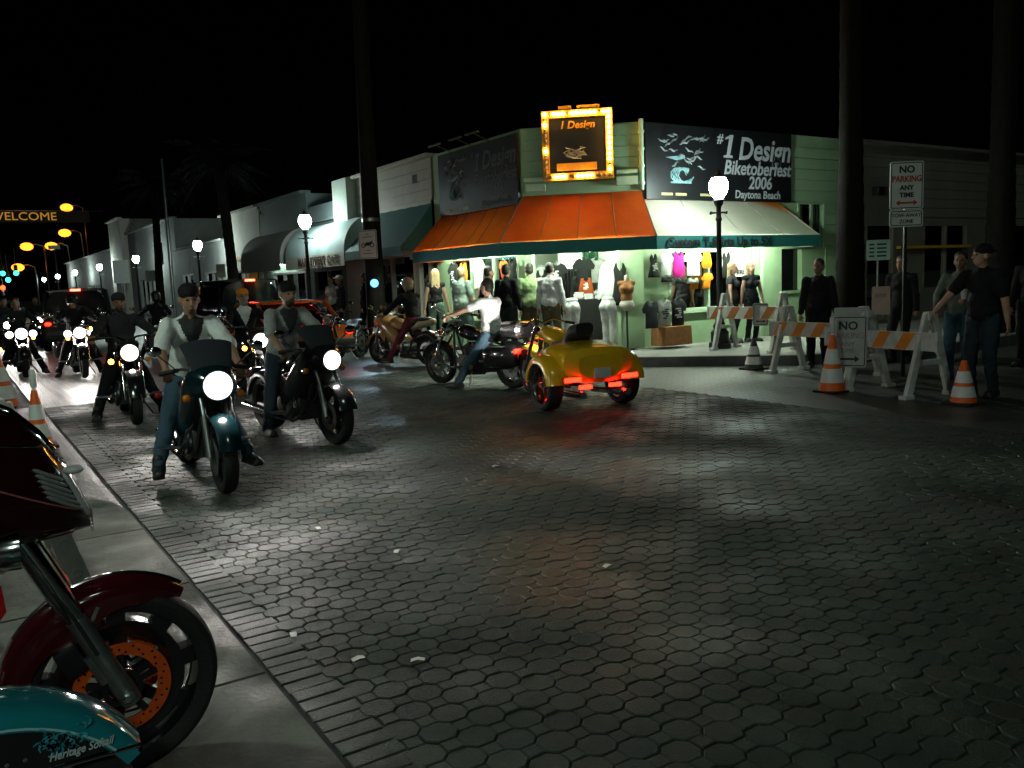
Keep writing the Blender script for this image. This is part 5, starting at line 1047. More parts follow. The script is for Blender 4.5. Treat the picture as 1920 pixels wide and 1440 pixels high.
for s in (-1, 1):
    b0 = V((wx+.005, s*.125, wz)); leg = MB().tube([b0-up_*.035, b0+up_*.02, b0+up_*.06, b0+up_*.30], [.030, .034, .031, .031], 16).lathe([(0, -.045), (.020, -.04), (.026, -.02), (.026, .03)], b0, 'y', 14)
    leg.tube([b0+up_*.06+V((-.03, 0, 0)), b0+up_*.16+V((-.035, 0, 0))], [.02, .016], 8)
    lg = leg.build('fork_leg', mat('brushed_alloy', (.40, .43, .44), .35, .9, var=.25, scale=40), t); MB().tube([b0+up_*.30, b0+up_*.36, b0+up_*.60, b0+up_*.85], [.027, .036, .036, .036], 16).build('fork_cover', chrome, lg)
    MB().box(b0+up_*.17+V((-.075, -s*.035, -.02)), (.07, .05, .10), fk).build('brake_caliper', blackm, t, bevel=.012)
MB().tube([(wx-.07, -.16, wz+.16), (wx-.12, -.165, wz+.28), (wx-.19, -.15, wz+.42), (wx-.22, -.14, wz+.60)], .006, 8).build('brake_line', rubber, t)
for s in (-1, 1): MB().lathe([(0, -.016), (.012, -.016), (.013, 0), (.013, .016), (0, .016)], (wx, s*.165, wz), 'y', 6).build('axle_nut', chrome, t)
# front fender with deep side at the fork
rows = []
for i in range(29):
    a = R(50+128*i/28); f = i/28; tipf = min(1, f*5); r = .352-.004*(1-tipf); w = .088*(.45+.55*tipf); dp = .03+.05*tipf+.055*math.exp(-((f-.52)/.16)**2); c, s = math.cos(a), math.sin(a); row = []
    for y, dr in ((-w, -dp), (-w*1.02, -dp*.6), (-w*1.02, -.03), (-w*.86, -.011), (-w*.5, .0), (0, .004), (w*.5, .0), (w*.86, -.011), (w*1.02, -.03), (w*1.02, -dp*.6), (w, -dp)): row.append((wx+(r+dr)*c, y, wz+(r+dr)*s))
    rows.append(row)
fd = MB().sheet(rows, .004).build('front_fender', mar, t, ang=70)
MB().tube([(wx+.356*math.cos(R(a)), 0, wz+.356*math.sin(R(a))) for a in range(52, 150, 7)], .006, 8).build('chrome_rail', chrome, fd)
for x in (.215, .265): MB().bar((wx-.125+(x-.215), -.096, wz+.245-(x-.215)*.1), (wx-.10+(x-.215), -.096, wz+.29), .012, .006, (0, 1, 0)).build('fender_clip', chrome, fd)
# fairing lofted nose to tail
FS = [(.315, 0, .862, .02, .03, .022), (.29, 0, .875, .075, .085, .034), (.25, 0, .89, .13, .165, .05), (.19, 0, .91, .18, .245, .07), (.12, 0, .925, .225, .305, .09), (.02, 0, .95, .27, .335, .10), (-.12, 0, .98, .31, .33, .11), (-.30, 0, 1.0, .33, .30, .11), (-.42, 0, 1.02, .32, .26, .10)]
fa = MB().loft(FS, 28, 2.2).build('fairing', mar_d, t)
def surf(x, z, e=.004):
    for p, q in zip(FS, FS[1:]):
        if q[0] <= x <= p[0]:
            k = (p[0]-x)/(p[0]-q[0]); zc, w, h, hb = [p[i]+(q[i]-p[i])*k for i in (2, 3, 4, 5)]; v = min(.98, abs((z-zc)/(h if z > zc else hb))); return V((x, -w*(1-v**2.2)**(1/2.2)-e, z))
    return V((x, -.05, z))
line = lambda a, b, n=9: [surf(a[0]+(b[0]-a[0])*i/n, a[1]+(b[1]-a[1])*i/n) for i in range(n+1)]
for i in range(6):
    f = i/5; MB().tube(line((.155+.028*f, 1.075-.085*f), (.232+.05*f, 1.022-.105*f)), [.003]+[.0065]*8+[.004], 6).build('louver', mat('satin_silver', (.50, .54, .53), .32, .55, var=.2), fa)
MB().tube(line((.238, 1.045), (.298, .895)), [.006]+[.012]*8+[.008], 8).build('nose_strip', mat('bright_silver', (.72, .74, .74), .28, .5, var=.1), fa)
for i in range(5): MB().ell(surf(.303+.002*i, .887-.014*i, .003), (.006, .006, .005), nu=8, nv=6).build('stud', chrome, fa)
for i in range(4): MB().bar(surf(.218+.006*i, 1.11-.014*i), surf(.235+.006*i, 1.102-.014*i), .004, .004).build('vent_fin', chrome, fa)
MB().tube(line((.0, 1.175), (.228, 1.118), 12), .0035, 6).build('trim_line', mat('blue_chrome', (.55, .65, .80), .1, 1, var=0), fa); MB().tube(line((.0, 1.075), (.262, .925), 12), .003, 6).build('pinstripe', mat('pink_stripe', (.40, .10, .11), .3, var=0), fa)
MB().tube(line((.05, .842), (.25, .852), 8), .003, 6).build('pinstripe', MC['pink_stripe'], fa)
MB().tube([(x, 0, z) for x, z in ((.0, 1.292), (.06, 1.272), (.12, 1.238), (.19, 1.162), (.228, 1.10))], .006, 8).build('windscreen_edge', chrome, fa)
rows = [[(.04-.16*k-.10*(1-math.cos(R(a))), .27*math.sin(R(a)), 1.26+.045*k-.04*(1-math.cos(R(a)))) for a in range(-75, 76, 15)] for k in range(4)]; MB().sheet(rows, .004).build('windscreen', MC['smoked_screen'], fa)
ml = MB().ell((.262, -.13, 1.052), (.030, .022, .014), nu=12, nv=8).build('marker_lamp', mat('pearl_plastic', (.6, .62, .62), .35, var=.1), t)
for s in (-1, 1):
    lm = MB().lathe([(0, -.09), (.035, -.08), (.058, -.02), (.060, .02), (.054, .02)], (.075, s*.27, .875), 'x', 20).build('spot_lamp', chrome, t); MB().lathe([(0, .022), (.03, .02), (.055, .012)], (.075, s*.27, .875), 'x', 20).build('lens', lens_l, lm)
    MB().tube([(.02, s*.16, .84), (.05, s*.27, .82)], .012, 8).build('lamp_bracket', chrome, t)
MB().prism([(.10, .70), (.165, .70), (.14, .86), (.07, .87)], .01, (0, .16, 0), (1, 0, 0), Z).build('red_glint_plate', paint('signal_red', (.45, .01, .008)), t); MB().prism([(.0, .60), (.05, .66), (.045, .74), (.01, .72)], .01, (0, -.14, 0), (1, 0, 0), Z).build('red_glint_plate', paint('signal_red', ()), t)  # added red plates, coloured as tail-light reflections on the bike
# rest of the machine
wheel(t, -1.27, .315, .15, 0, 1, 9, rimm=rim_k, name='rear_wheel'); arc_fender(-1.27, .315, .39, .22, 5, 175, mar, t, 'rear_fender', side=.16)
MB().loft([(-.30, 0, .82, .08, .06), (-.36, 0, .84, .15, .11), (-.6, 0, .84, .16, .12), (-.8, 0, .80, .10, .08)], 18).build('fuel_tank', mar, t); MB().loft([(-.72, 0, .74, .10, .04), (-.9, 0, .72, .19, .06), (-1.1, 0, .76, .19, .07), (-1.25, 0, .86, .17, .07), (-1.5, 0, .86, .12, .05)], 16, 3).build('seat', leather, t)
en = MB().box((-.55, 0, .34), (.50, .28, .28)).lathe([(0, -.19), (.11, -.19), (.11, .19), (0, .19)], (-.5, 0, .33), 'y', 16).build('engine', engine_m, t, bevel=.015)
for a in (26, -24):
    q = Euler((0, R(a), 0)).to_matrix(); mb = MB()
    for k in range(9): mb.box(V((-.55, 0, .46))+q @ V((0, 0, .022*k)), (.18, .21, .010), q)
    mb.box(V((-.55, 0, .46))+q @ V((0, 0, .1)), (.13, .16, .24), q).build('cylinder', engine_m, en, smooth=False)
fm = MB()
for s in (1, -1): fm.tube([(-.02, s*.04, .95), (-.18, s*.14, .28), (-.3, s*.15, .18), (-.9, s*.15, .2), (-1.27, s*.13, .32)], .02, 8).tube([(-.02, s*.04, .98), (-.5, s*.06, .72), (-1.0, s*.10, .62)], .02, 8)
fm.build('frame', blackm, t); MB().tube([(-.3, -.16, .4), (-.25, -.22, .26), (-.9, -.24, .24), (-1.7, -.26, .28)], [.025, .03, .045, .05], 12).build('exhaust', chrome, t)
for s in (1, -1): MB().loft([(-1.62, s*.29, .52, .09, .13), (-1.55, s*.29, .52, .12, .17), (-1.05, s*.29, .50, .12, .17), (-.97, s*.29, .49, .09, .12)], 14, 4).build('saddlebag', mar, t)
MB().tube([(-.08, .10, 1.02), (-.12, .3, 1.08), (-.28, .42, 1.05)], .013, 8).tube([(-.08, -.10, 1.02), (-.12, -.3, 1.08), (-.28, -.42, 1.05)], .013, 8).build('handlebar', chrome, t); MB().tube([(-.45, .16, .24), (-.5, .34, .0)], .012, 6).build('side_stand', steel, t)
# teal cruiser in front of it
tl_p = paint('teal_fender', (.012, .19, .23), .10)
t = moto('teal cruiser whose lettered black and teal front fender fills the bottom left corner', (-.795, 2.2, .028), 0, 'cruiser', tl_p, lit='', group='motorcycles parked at the near kerb', screen=True, bags=True)
for o in kids(t):
    if o.name.startswith('front_fender'): bpy.data.objects.remove(o)
cx, cz, fr_ = .75, .292, .39; rows = []
for i in range(31):
    a = R(33+150*i/30); c, s = math.cos(a), math.sin(a); zb = .26/max(.05, s) if s > .66 else .37; lo = max(.05, min(fr_-.012, fr_-max(.21, .232/max(.35, s)) if s > .6 else .05)); lo = fr_-.236/max(.62, s) if s > .6 else .012
    lo = max(.012, lo); row = []
    for y, dr in ((-.098, -lo), (-.100, -.045), (-.094, -.022), (-.075, -.006), (-.04, 0), (0, .002), (.04, 0), (.075, -.006), (.094, -.022), (.100, -.045), (.098, -lo)): row.append((cx+(fr_+dr)*c, y, cz+(fr_+dr)*s))
    rows.append(row)
fd = MB().sheet(rows, .004).build('front_fender', tl_p, t, ang=70)
pl = [(cx+.345*math.cos(R(a)), cz+.345*math.sin(R(a))) for a in range(44, 137, 4)]; pl += [(cx-.25, cz+.238), (cx+.25, cz+.238)][0:2]
pb = MB().prism(pl, .004, (0, -.104, 0), (1, 0, 0), Z).build('side_panel', paint('panel_black', (.006, .008, .009), .12), fd, smooth=False)
MB().tube([(cx+.318, -.102, cz+.226), (cx+.10, -.107, cz+.233), (cx-.25, -.107, cz+.233)], .0045, 8).build('chrome_trim', chrome, fd)
MB().tube([(cx+.352*math.cos(R(a)), -.103, cz+.352*math.sin(R(a))) for a in range(40, 141, 5)], .003, 6).build('pinstripe', mat('pale_teal_line', (.30, .55, .58), .25, var=0), fd)
aq = mat('airbrush_teal', (.04, .38, .46), .3, var=.85, scale=60, wear=(.004, .03, .04)); rnd = random.Random(11); mb = MB()
for i in range(34):
    x, z = rnd.uniform(.075, .165), rnd.uniform(.575, .628); a = rnd.uniform(0, 6.3); k = [(cx-.75+.795+x+.004*j*math.cos(a+j*.5), -.1075, z+.004*j*math.sin(a+j*.5)+.0) for j in range(6)]; mb.tube(k, [.001, .0025, .0032, .003, .002, .0008], 4)
mb.v = [(p[0], -.1065-(p[1] < -.1075)*.0008, p[2]-.02) for p in mb.v]; tag(mb.build('airbrush_art', aq, fd), kind='stuff')
script_m = mat('silver_script', (.70, .78, .80), .25, .4, var=0)
text('Heritage Softail', .027, script_m, fd, (.945, -.1085, .553), (1, 0, .02), (0, 0, 1), .35, .0004, .0006, sx=.78)
for x in (.80, .835): MB().lathe([(0, 0), (.006, 0), (.005, -.003), (0, -.004)], (x, -.106, .565), 'y', 10).build('rivet', chrome, fd)
# ---------------------------------------------------------------- cars
def car(label, loc, rz, L, Wd, Hh, col, kind='suv', lights=True, third=True):
    t = thing('car', label, 'car', loc, rz, 'cars among the motorcycles'); w = Wd/2; bl = Hh*.56
    if kind == 'suv': prof = [(-L/2, .42, .62, .86), (-L/2+.08, .30, bl-.02, 1), (-L*.25, .24, bl, 1), (L*.2, .24, bl, 1), (L*.42, .26, bl-.12, .97), (L/2-.05, .32, bl-.22, .88), (L/2, .42, .7, .78)]; cab = [(-L/2+.06, .93), (-L/2+.16, 1.0), (0, 1.0), (L*.14, .98), (L*.30, .0)]
    else: prof = [(-L/2, .40, .80, .80), (-L/2+.10, .28, bl+.06, .94), (-L*.28, .22, bl+.05, 1), (L*.15, .22, bl-.02, 1), (L*.40, .24, bl-.10, .96), (L/2-.06, .30, bl-.2, .86), (L/2, .40, .6, .7)]; cab = [(-L*.40, .0), (-L*.22, .90), (0, 1.0), (L*.08, .96), (L*.26, .0)]
    body = MB().loft([(x, 0, (a+b)/2, w*k, (b-a)/2) for x, a, b, k in prof], 28, 5).build('body', col, t)
    gl = [(x, 0, bl-.03, w*(.90-.10*f), .04+(Hh-bl-.02)*f, .02) for x, f in cab]; gh = MB().loft(gl, 24, 4).build('windows', glass_d, t)
    top = [(x, 0, Hh-.035 if f > .9 else Hh-.04, w*.80, .035) for x, f in cab if f >= .88]; top = [(top[0][0]-.03, 0, Hh-.05, w*.74, .02)]+top+[(top[-1][0]+.06, 0, Hh-.06, w*.74, .02)]
    MB().loft(top, 20, 4).build('roof', col, t)
    for s in (1, -1):
        for x0_, x1_ in ((cab[0][0], cab[1][0]), (cab[-1][0], cab[-2][0]), (-.25, -.2)): MB().bar((x0_, s*w*.90, bl-.02), (x1_, s*w*.81, Hh-.05), .06, .07).build('pillar', col, t, smooth=False)
        for x in (-L*.30, L*.31): wheel(t, x, .33, .2, s*(w-.11), 0, 5, name='wheel')
        tl = MB().box((-L/2+.05, s*(w*.80), bl-.18 if kind == 'suv' else bl-.10), (.12, w*.26, .18 if kind == 'suv' else .11)).build('tail_light', red_l, t, bevel=.02)
        if lights: MB().ell((-L/2-.015, s*(w*.80), bl-.18 if kind == 'suv' else bl-.10), (.03, w*.09, .05), nu=10, nv=6).build('lens', red_e, tl)
        hl = MB().ell((L/2-.10, s*w*.66, bl-.30), (.10, .16, .08), nu=12, nv=8).build('headlight', lens_l, t); MB().box((L*.16, s*(w+.10), bl+.06), (.10, .18, .12)).build('mirror', col, t, bevel=.02)
    MB().box((-L/2+.02, 0, .42), (.14, Wd*.92, .18)).build('bumper', blackm, t, bevel=.03); MB().box((-L/2-.03, 0, .62 if kind != 'suv' else .75), (.02, .36, .16)).build('number_plate', MC['plate_pale'], t, bevel=.004)
    if third:
        x3 = cab[0][0]-.02 if kind == 'suv' else cab[0][0]+.02; z3_ = Hh-.04 if kind == 'suv' else bl+.17; MB().box((x3-.05, 0, z3_), (.05, .26, .05)).build('brake_light', emis('brake_glow', (1, .03, .015), 45), t, bevel=.01)
    return t
car('dark SUV seen from behind with its high red brake light on', (7.0, 26.3, 0), R(90), 4.6, 1.95, 1.88, paint('car_black', (.010, .011, .012)), 'suv', False)
car('burnt orange sports car with red tail lights left of the scooter rider', (6.15, 19.2, 0), R(92), 4.4, 1.85, 1.32, paint('car_orange', (.42, .13, .02), .2), 'coupe')
car('dark minivan with red lights behind the headlight glare at left', (3.3, 30.0, 0), R(84), 4.9, 1.95, 1.80, paint('car_grey', (.03, .032, .034)), 'suv', True)
# distant headlights of oncoming cars
for (x, y), n_ in zip(((1.9, 52), (3.2, 70), (2.0, 90)), ('distant oncoming car with starry white headlights at the left', 'more distant oncoming car behind the starry headlights', 'farthest oncoming car under the traffic lights')):
    c_ = car(n_, (x, y, 0), R(-90), 4.5, 1.85, 1.5, paint('car_grey', ()), 'suv', False, False)
    for s in (1, -1): MB().ell((2.25, s*.62, .70), (.03, .11, .08), nu=10, nv=6).build('headlight', emis('far_headlight', (.85, .93, 1), 120), c_)
# ---------------------------------------------------------------- goods of the corner shop
tee_o = cloth('orange_tee', (.85, .24, .01)); tee_m = cloth('magenta', (.55, .015, .24)); tee_r = cloth('red_orange', (.72, .10, .01)); tee_w = cloth('bright_white', (.75, .77, .74)); tee_b = cloth('shirt_black', (.012, .013, .012)); tee_g = cloth('shirt_grey', (.30, .31, .28)); rust_c = cloth('rust_red', (.34, .07, .02))
PF = {'L': fr(E0, B0), 'C': fr(B0, A0), 'R': fr(A0, D0)}
def shape(kind):
    if kind == 'tank': h = [(.10, .0), (.125, .10), (.10, .30), (.085, .38), (.08, .44), (.045, .46), (.04, .40), (.0, .36)]; h = [(x*1.7, y*1.35) for x, y in h]
    elif kind == 'long': h = [(.20, 0), (.20, .28), (.29, .05), (.35, .08), (.25, .52), (.18, .62), (.08, .66), (.05, .61), (0, .59)]
    elif kind == 'dress': h = [(.24, 0), (.17, .25), (.13, .45), (.16, .62), (.11, .72), (.07, .74), (.06, .66), (0, .60)]
    elif kind == 'bikini': h = [(.20, .0), (.17, .10), (.12, .13), (.06, .10), (.0, .02)]
    else: h = [(.22, 0), (.21, .40), (.29, .36), (.33, .45), (.22, .60), (.09, .66), (.06, .61), (0, .59)]
    return h+[(-x, y) for x, y in h[::-1][1:]]
GC = [0]
def garment(face, s, z, q, kind, m, label, sc=.85, tilt=0, wsc=1, printm=None):
    a, d, o = PF[face]; GC[0] += 1; t = thing({'tank': 'tank_top', 'long': 'long_sleeve_shirt', 'dress': 'dress', 'bikini': 'bikini'}.get(kind, 'tee_shirt'), label, 'garment', a+d*s+o*q+Z*z, 0, 'garments hung up at the corner shop')
    u = (Z+d*math.tan(R(tilt))).normalized(); poly = [(x*sc*wsc, y*sc) for x, y in shape(kind)]; n = len(poly); top = max(p[1] for p in poly)
    cxy = (0, top*.5); mb = MB(); lay = []
    for k, (f, e) in enumerate(((1, 0), (.82, .022), (.45, .034))):
        for sg in (1, -1):
            if k == 0 and sg == -1: continue
            lay.append([d*(cxy[0]+(p[0]-cxy[0])*f)+u*(cxy[1]+(p[1]-cxy[1])*f)+o*sg*(e+.006*math.sin(p[0]*40+k)) for p in poly])
    L0, L1, B1, L2, B2 = lay; mb.add(L0+L1+L2+B1+B2, [(i, (i+1) % n, n+(i+1) % n, n+i) for i in range(n)]+[(n+i, n+(i+1) % n, 2*n+(i+1) % n, 2*n+i) for i in range(n)]+[tuple(range(2*n, 3*n))]+[((i+1) % n, i, 3*n+i, 3*n+(i+1) % n) for i in range(n)]+[(3*n+(i+1) % n, 3*n+i, 4*n+i, 4*n+(i+1) % n) for i in range(n)]+[tuple(range(5*n-1, 4*n-1, -1))])
    mb.build('fabric', m, t, ang=80)
    MB().tube([d*-.15*sc+u*(top-.05), u*(top+.03), d*.15*sc+u*(top-.05)], .006, 6).tube([u*(top+.03), u*(top+.09)], .004, 6).build('hanger', steel, t)
    if printm:
        mb = MB(); rnd = random.Random(GC[0])
        for i in range(5): w, x, y = rnd.uniform(.04, .12)*sc, rnd.uniform(-.05, .05)*sc, (.40-.05*i)*sc; mb.prism([(x-w, y), (x+w, y), (x+w*.8, y+.035*sc), (x-w*.8, y+.035*sc)], .004, o*.044, d, u)
        mb.build('print', printm, t, smooth=False)
    return t
gp = mat('print_grey', (.35, .36, .34), .8, var=.5, scale=30); wp = mat('print_white', (.7, .7, .66), .8, var=.2); dp_ = mat('print_dark', (.03, .03, .03), .8, var=.2)
G = garment
G('R', .12, 1.52, .16, 'dress', tee_b, 'black and white halter top hanging at the left end of the cream awning', .62, printm=wp)
G('R', .42, 1.55, .18, 'tee', tee_w, 'white tee with dark badge hanging left of the magenta one', .72, wsc=.85, printm=None)
G('R', .43, 1.42, .19, 'bikini', tee_b, 'black shorts hanging under the white tee with the badge', .8)
G('R', .76, 1.50, .18, 'tank', tee_m, 'bright magenta top hanging over the corner window', .86, wsc=.95)
G('R', .80, 1.38, .20, 'bikini', tee_b, 'black bikini hanging under the magenta top', .8)
G('R', 1.16, 1.52, .18, 'tee', tee_w, 'large plain white tee hanging right of the magenta top', .80)
G('R', 1.12, 1.37, .20, 'bikini', tee_g, 'grey bikini hanging under the large white tee', .85)
G('R', 1.60, 1.66, .12, 'tank', tee_o, 'orange tank top hanging high beside the window bar', .58, wsc=1.2)
G('R', 1.56, 1.24, .12, 'tee', tee_o, 'orange tee hanging low and askew in the corner window', .52, 14)
G('R', 2.06, 1.42, .22, 'dress', tee_b, 'black dress hanging beside the corner lamp post', .76)
G('R', 2.62, 1.16, -.35, 'tank', tee_o, 'small orange top inside the window below the poster', .42, wsc=1.1)
G('L', .95, 1.45, .10, 'tee', tee_b, 'black tee with white print at the left end of the side window', .85, printm=wp)
G('L', 1.42, 1.58, .12, 'tank', tee_o, 'orange tank top with pale print at the side window', .66, wsc=1.3, printm=tee_o)
G('L', 2.02, 1.42, .10, 'tee', tee_w, 'very large white tee at the side window', .98, wsc=.9)
G('L', 3.10, 1.62, .12, 'tee', tee_r, 'red-orange tee hanging at the right end of the side window', .56, -8)
G('L', 3.42, 1.35, .14, 'dress', tee_b, 'long black dress hanging right of the red-orange tee', .94)
G('C', .30, 1.05, -.25, 'dress', tee_b, 'black tank dress at the left post of the doorway', .95, wsc=.8, printm=wp)
G('C', .58, 1.42, -.20, 'tee', tee_b, 'black tee with white print high in the doorway', .70, 6, printm=wp)
G('C', .56, 1.02, -.12, 'tank', tee_o, 'bright orange shirt with number hanging low in the doorway', .72, printm=gp)
G('C', 1.14, 1.45, -.45, 'tee', tee_b, 'black tee hanging above the rust shirt in the doorway', .78, wsc=.9)
G('C', 1.18, 1.22, -.42, 'tank', rust_c, 'rust red shirt with white number in the doorway', .56, wsc=1.3, printm=wp)
G('C', 1.40, 1.46, -.50, 'tee', tee_g, 'dark grey tee behind the white shirt in the doorway', .74)
G('C', 1.66, 1.05, -.10, 'long', tee_w, 'long white shirt at the right post of the doorway', 1.25, wsc=.6)
G('C', 1.86, 1.0, .10, 'dress', tee_b, 'long black robe hung on the wall right of the doorway', 1.12, wsc=.7)
# mannequins and stands in front of the doorway
mann = mat('mannequin', (.52, .47, .40), .5, var=.12, scale=5)
def legs(s, q, rz, label):
    a, d, o = PF['C']; p = a+d*s+o*q; t = thing('leg_mannequin', label, 'mannequin', (p.x, p.y, .154), rz, 'leg mannequins in white trousers'); mb = MB().ell((0, 0, .88), (.125, .165, .13)).ell((-.05, .07, .84), (.10, .09, .11)).ell((-.05, -.07, .84), (.10, .09, .11))
    for s_ in (1, -1): mb.cap((0, s_*.085, .82), (.02, s_*.08, .48), .095, .062).cap((.02, s_*.08, .48), (-.01, s_*.075, .14), .062, .05)
    mb.ell((0, 0, .99), (.10, .135, .05)); build_blob('trousers', mb, white_c, t, .014, 3); MB().lathe([(0, 0), (.16, 0), (.16, .02), (.02, .03), (.015, .2), (0, .2)], n=16).build('stand', steel, t)
legs(.50, .42, R(40), 'white trouser mannequin legs nearest the shopper in white'); legs(.92, .40, R(60), 'white trouser mannequin legs before the middle of the doorway'); legs(1.62, .34, R(20), 'white trouser mannequin legs at the right of the doorway')
a, d, o = PF['C']; p = a+d*1.98+o*.30; t = thing('bust_mannequin', 'mannequin bust in a rust brown top right of the doorway', 'mannequin', (p.x, p.y, .154), R(-120)); mb = MB().ell((0, 0, 1.18), (.10, .15, .16)).ell((0, 0, 1.0), (.09, .12, .14)).cap((0, .13, 1.28), (0, -.13, 1.28), .05, .05); mb.ell((.07, .07, 1.18), .065).ell((.07, -.07, 1.18), .065); build_blob('top', mb, brown_c, t, .012, 3)
mb = MB().cap((0, 0, 1.28), (0, 0, 1.40), .045, .042).ell((0, 0, .86), (.115, .15, .12)); build_blob('bust', mb, mann, t, .012, 3); MB().lathe([(0, 0), (.17, 0), (.17, .02), (.02, .03), (.018, .85), (0, .85)], n=16).build('stand', blackm, t)
def cloth_table(face, s0, s1, q0, q1, h, m, label):
    a, d, o = PF[face]; p = a+d*(s0+s1)/2+o*(q0+q1)/2; t = thing('display_table', label, 'table', (p.x, p.y, .152), 0); mt = M((d, o, Z)).transposed(); rows = []
    w, dd = (s1-s0)/2, (q1-q0)/2; per = [(-w, -dd), (0, -dd), (w, -dd), (w, 0), (w, dd), (w*.5, dd), (0, dd), (-w*.5, dd), (-w, dd), (-w, 0)]
    rows = [[d*x*(1+f*.05)+o*(y*(1+f*.10*((i % 2)+.4)))+Z*(h-f*(h-.06)) for i, (x, y) in enumerate(per+per[:1])] for f in (0, .03, .5, 1)]; MB().sheet(rows, .006).add([d*x+o*y+Z*h for x, y in per], [tuple(range(len(per)))]).build('cloth', m, t)
    return t, d, o, h
t, d_2, o_2, hh = cloth_table('C', .95, 1.55, -.75, -.30, .98, tee_b, 'display table with black cloth in the doorway')
rnd = random.Random(4)
for i, (u, v) in enumerate(((-.22, .1), (-.02, .12), (.20, .1), (-.12, -.08), (.12, -.1))):
    nlay = (4, 3, 5, 6, 4)[i]; st = thing('shirt_pile', 'folded pale shirts on the black table, '+('at its left front', 'in its middle front', 'at its right front', 'at its left back', 'at its right back')[i], 'shirts', t.location+d_2*u+o_2*v+Z*(hh+.004), math.atan2(d_2.y, d_2.x), 'folded shirt piles')
    for k in range(nlay): MB().box((rnd.uniform(-.01, .01), rnd.uniform(-.01, .01), .018+k*.036), (.19, .15, .034)).build('folded_shirt', random.choice((tee_w, tee_w, tee_g)), st, bevel=.012)
t, d_2, o_2, hh = cloth_table('R', -.05, .62, .25, .65, .42, brown_c, 'low table with brown cloth under the grey and black tees')
for s, m_, n_, pm_ in ((.10, tee_g, 'grey tee with dark print on the low table stand', dp_), (.46, tee_b, 'black tee with pale print on the low table stand', gp), (-.22, char_c, 'dark folded jacket on the stand left of the grey tee', None)):
    G('R', s, .56, .45, 'tee', m_, n_, .82, printm=pm_, wsc=.9)
# things inside the corner window
a, d, o = PF['R']
ps = thing('poster', 'white poster reading Design 2006 HERE in the corner window', 'poster', a+d*2.56-o*.02+Z*1.74); MB().prism(rrect(.84, .56, .01), .008, (0, 0, 0), d, Z).build('paper', mat('paper', (.72, .72, .64), .7, var=.06), ps, smooth=False)
text('Design', .155, mat('grey_letter', (.16, .16, .14), .7, var=0), ps, o*.008+Z*.16+d*.08, d, Z); text('2006', .155, MC['grey_letter'], ps, o*.008-Z*.02+d*.02, d, Z); text('HERE', .135, ink, ps, o*.008-Z*.19+d*.14, d, Z, 0, .005); text('#', .13, tee_r, ps, o*.008+Z*.17-d*.34, d, Z)
sh = thing('shelf_unit', 'white wall shelves inside behind the corner window', 'shelf', (13.0, 14.1, .15)); mb = MB()
for z in (.65, 1.05, 1.45): MB().box((0, 0, z), (3.0, .35, .03)).build('shelf', white_pl, sh)
MB().box((0, .19, 1.1), (3.0, .03, 2.2)).build('back_panel', white_w, sh)
names = ['white cap on the shelf, at its left end', 'pale cap on the shelf beside the white one', 'white cap above the framed prints', 'grey cap in the middle of the shelf', 'pale green cap right of the window bar', 'white cap behind the poster']
for i, n_ in enumerate(names):
    c_ = thing('cap', n_, 'cap', (12.05+i*.36, 14.0, 1.215), R(-90), 'caps on the shop shelf'); MB().ell((0, 0, .04), (.10, .09, .08), nu=12, nv=8).build('crown', (tee_w, mint_c, tee_w, tee_g, mint_c, tee_w)[i], c_); MB().ell((.11, 0, .012), (.08, .075, .012), nu=12, nv=6).build('brim', (tee_w, mint_c, tee_w, tee_g, mint_c, tee_w)[i], c_)
hdm = thing('head_mannequin', 'white mannequin head wearing a white cap in the corner window', 'mannequin', (12.45, 13.05, .845), R(-90)); q = MB().ell((0, 0, .36), (.085, .07, .10)).ell((.02, 0, .28), (.06, .055, .07)).cap((0, 0, .05), (0, 0, .25), .05, .045).ell((0, 0, .04), (.09, .12, .05)); build_blob('head', q, mat('mannequin_white', (.62, .66, .58), .45, var=.1), hdm, .01, 2); q = MB().ell((-.01, 0, .40), (.095, .082, .075)).ell((.09, 0, .39), (.07, .06, .012)); build_blob('cap', q, tee_w, hdm, .01, 2)
for i, (s, n_) in enumerate(((.86, 'small pale framed print at the left of the corner window'), (1.26, 'framed black print leaning in the corner window, left of the bar'), (1.58, 'narrow grey framed print beside the window bar'), (1.92, 'framed black print right of the window bar'))):
    f_ = thing('framed_print', n_, 'print', a+d*s-o*.26+Z*.835, 0, 'framed prints in the corner window'); u = (Z-o*.15).normalized(); w = (.26, .27, .18, .27)[i]; hgt = (.30, .40, .28, .38)[i]
    MB().prism([(-w/2, 0), (w/2, 0), (w/2, hgt), (-w/2, hgt)], .012, (0, 0, 0), d, u).build('mount', white_pl, f_, smooth=False); MB().prism([(-w*.4, hgt*.14), (w*.4, hgt*.14), (w*.4, hgt*.78), (-w*.4, hgt*.78)], .004, o*.009, d, u).build('picture', (mat('print_pale', (.40, .42, .36), .6, var=.5, scale=18), sign_b, MC['print_pale'], sign_b)[i], f_, smooth=False)
    if i in (1, 3):
        mb = MB()
        for k in range(6): mb.ell(o*.012+d*rnd.uniform(-.06, .06)+u*(hgt*rnd.uniform(.3, .65)), (.03, .006, .02), nu=8, nv=5)
        tag(mb.build('picture_motif', gp, f_), kind='stuff')
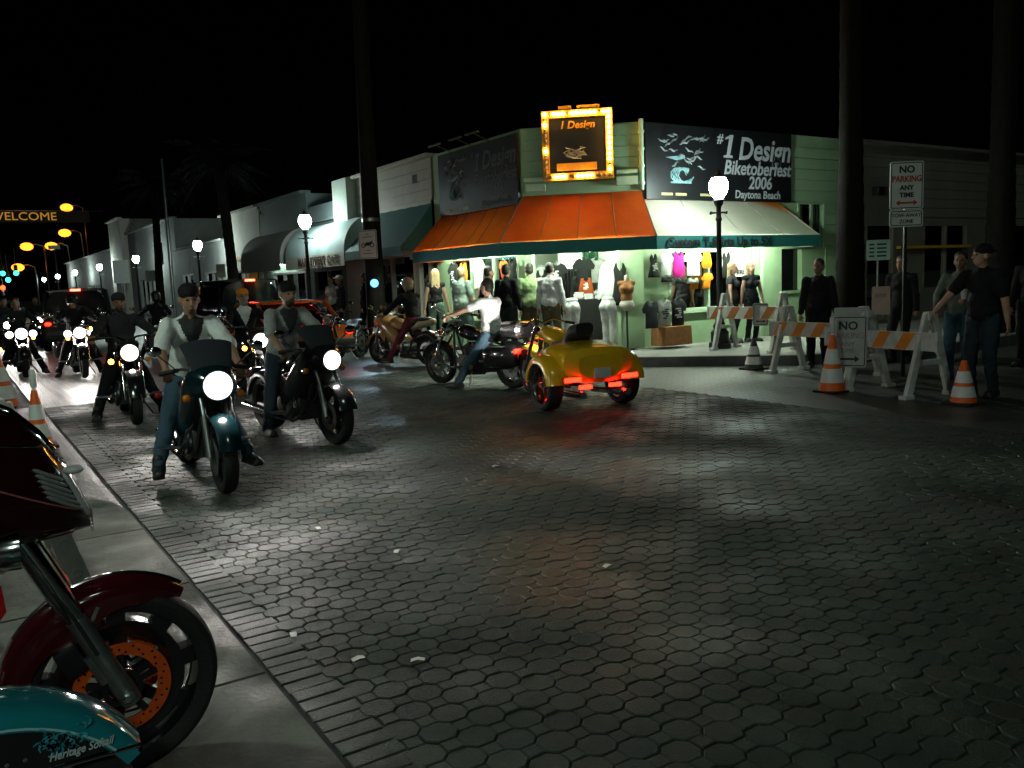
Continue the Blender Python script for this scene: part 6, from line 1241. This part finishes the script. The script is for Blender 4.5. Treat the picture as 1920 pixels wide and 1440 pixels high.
# posters behind the side window
a, d, o = PF['L']; k = 0; nm = ['top left', 'top middle', 'top right', 'middle left', 'centre', 'middle right', 'bottom left', 'bottom middle', 'bottom right']
for r_ in range(3):
    for c_ in range(3):
        p_ = thing('print_sheet', 'printed sheet taped inside the side window, %s of nine' % nm[k], 'print', a+d*(2.35+c_*.26)-o*.12+Z*(1.84-r_*.27), 0, 'printed sheets in the side window'); MB().prism(rrect(.22, .22, .004), .004, (0, 0, 0), d, Z).build('paper', MC['paper'], p_, smooth=False)
        MB().prism(rrect(.15, .13, .03), .003, o*.004, d, Z).build('picture', (gp, MC['print_pale'], gp, MC['print_pale'])[(r_*3+c_) % 4], p_, smooth=False); k += 1
sh2 = thing('shelf_unit', 'white display wall inside behind the side window', 'shelf', (10.6, 16.0, .15)); MB().box((0, 0, 1.2), (.04, 3.0, 2.3)).build('back_panel', white_w, sh2)
for z in (.7, 1.1): MB().box((-.18, 0, z), (.32, 2.9, .03)).build('shelf', white_pl, sh2)
cu = thing('curtain', 'dark green curtain hanging inside the doorway', 'curtain', (12.0, 14.9, .15)); MB().sheet([[(-.45+i*.06, .04*math.sin(i*2.1), 2.4), (-.45+i*.06, .05*math.sin(i*2.1+.4), .9)] for i in range(16)], .006).build('cloth', cloth('curtain_green', (.03, .10, .05)), cu)
for i, (x, y, c_, n_) in enumerate(((11.6, 15.7, tee_b, 'rack of dark shirts at the back wall behind the doorway'), (12.5, 15.75, tee_w, 'rack of white shirts at the back wall behind the doorway'))):
    rk = thing('clothes_rack', n_, 'clothes rack', (x, y, .152)); MB().tube([(-.4, 0, 0), (-.4, 0, 1.7), (.4, 0, 1.7), (.4, 0, 0)], .015, 8).build('rail', steel, rk)
    for j in range(9): MB().loft([(-.015, 0, .55, .0, .0), (0, 0, 1.25, .18, .38), (.02, 0, 1.25, .18, .38), (.035, 0, .55, .01, .01)], 8, 4).build('shirt', random.choice((c_, c_, tee_g)), rk, loc=(-.34+j*.085, 0, 0))
# small litter on the street
for i, (x, y) in enumerate(((1.32, 3.35), (1.18, 3.78), (1.52, 3.18), (2.1, 4.6), (.62, 3.9), (2.9, 3.6), (1.9, 5.4), (3.8, 6.2))):
    p_ = thing('paper_scrap', 'small pale scrap of paper lying on the pavers', 'litter', (x, y, .006 if x > .95 else .032), i*1.3, 'paper scraps on the street')
    MB().sheet([[(-.03, -.015, 0), (0, -.017, .006), (.03, -.012, .001)], [(-.028, .012, .002), (.002, .015, .008), (.03, .016, .0)]], .001).build('paper', MC['paper'], p_)
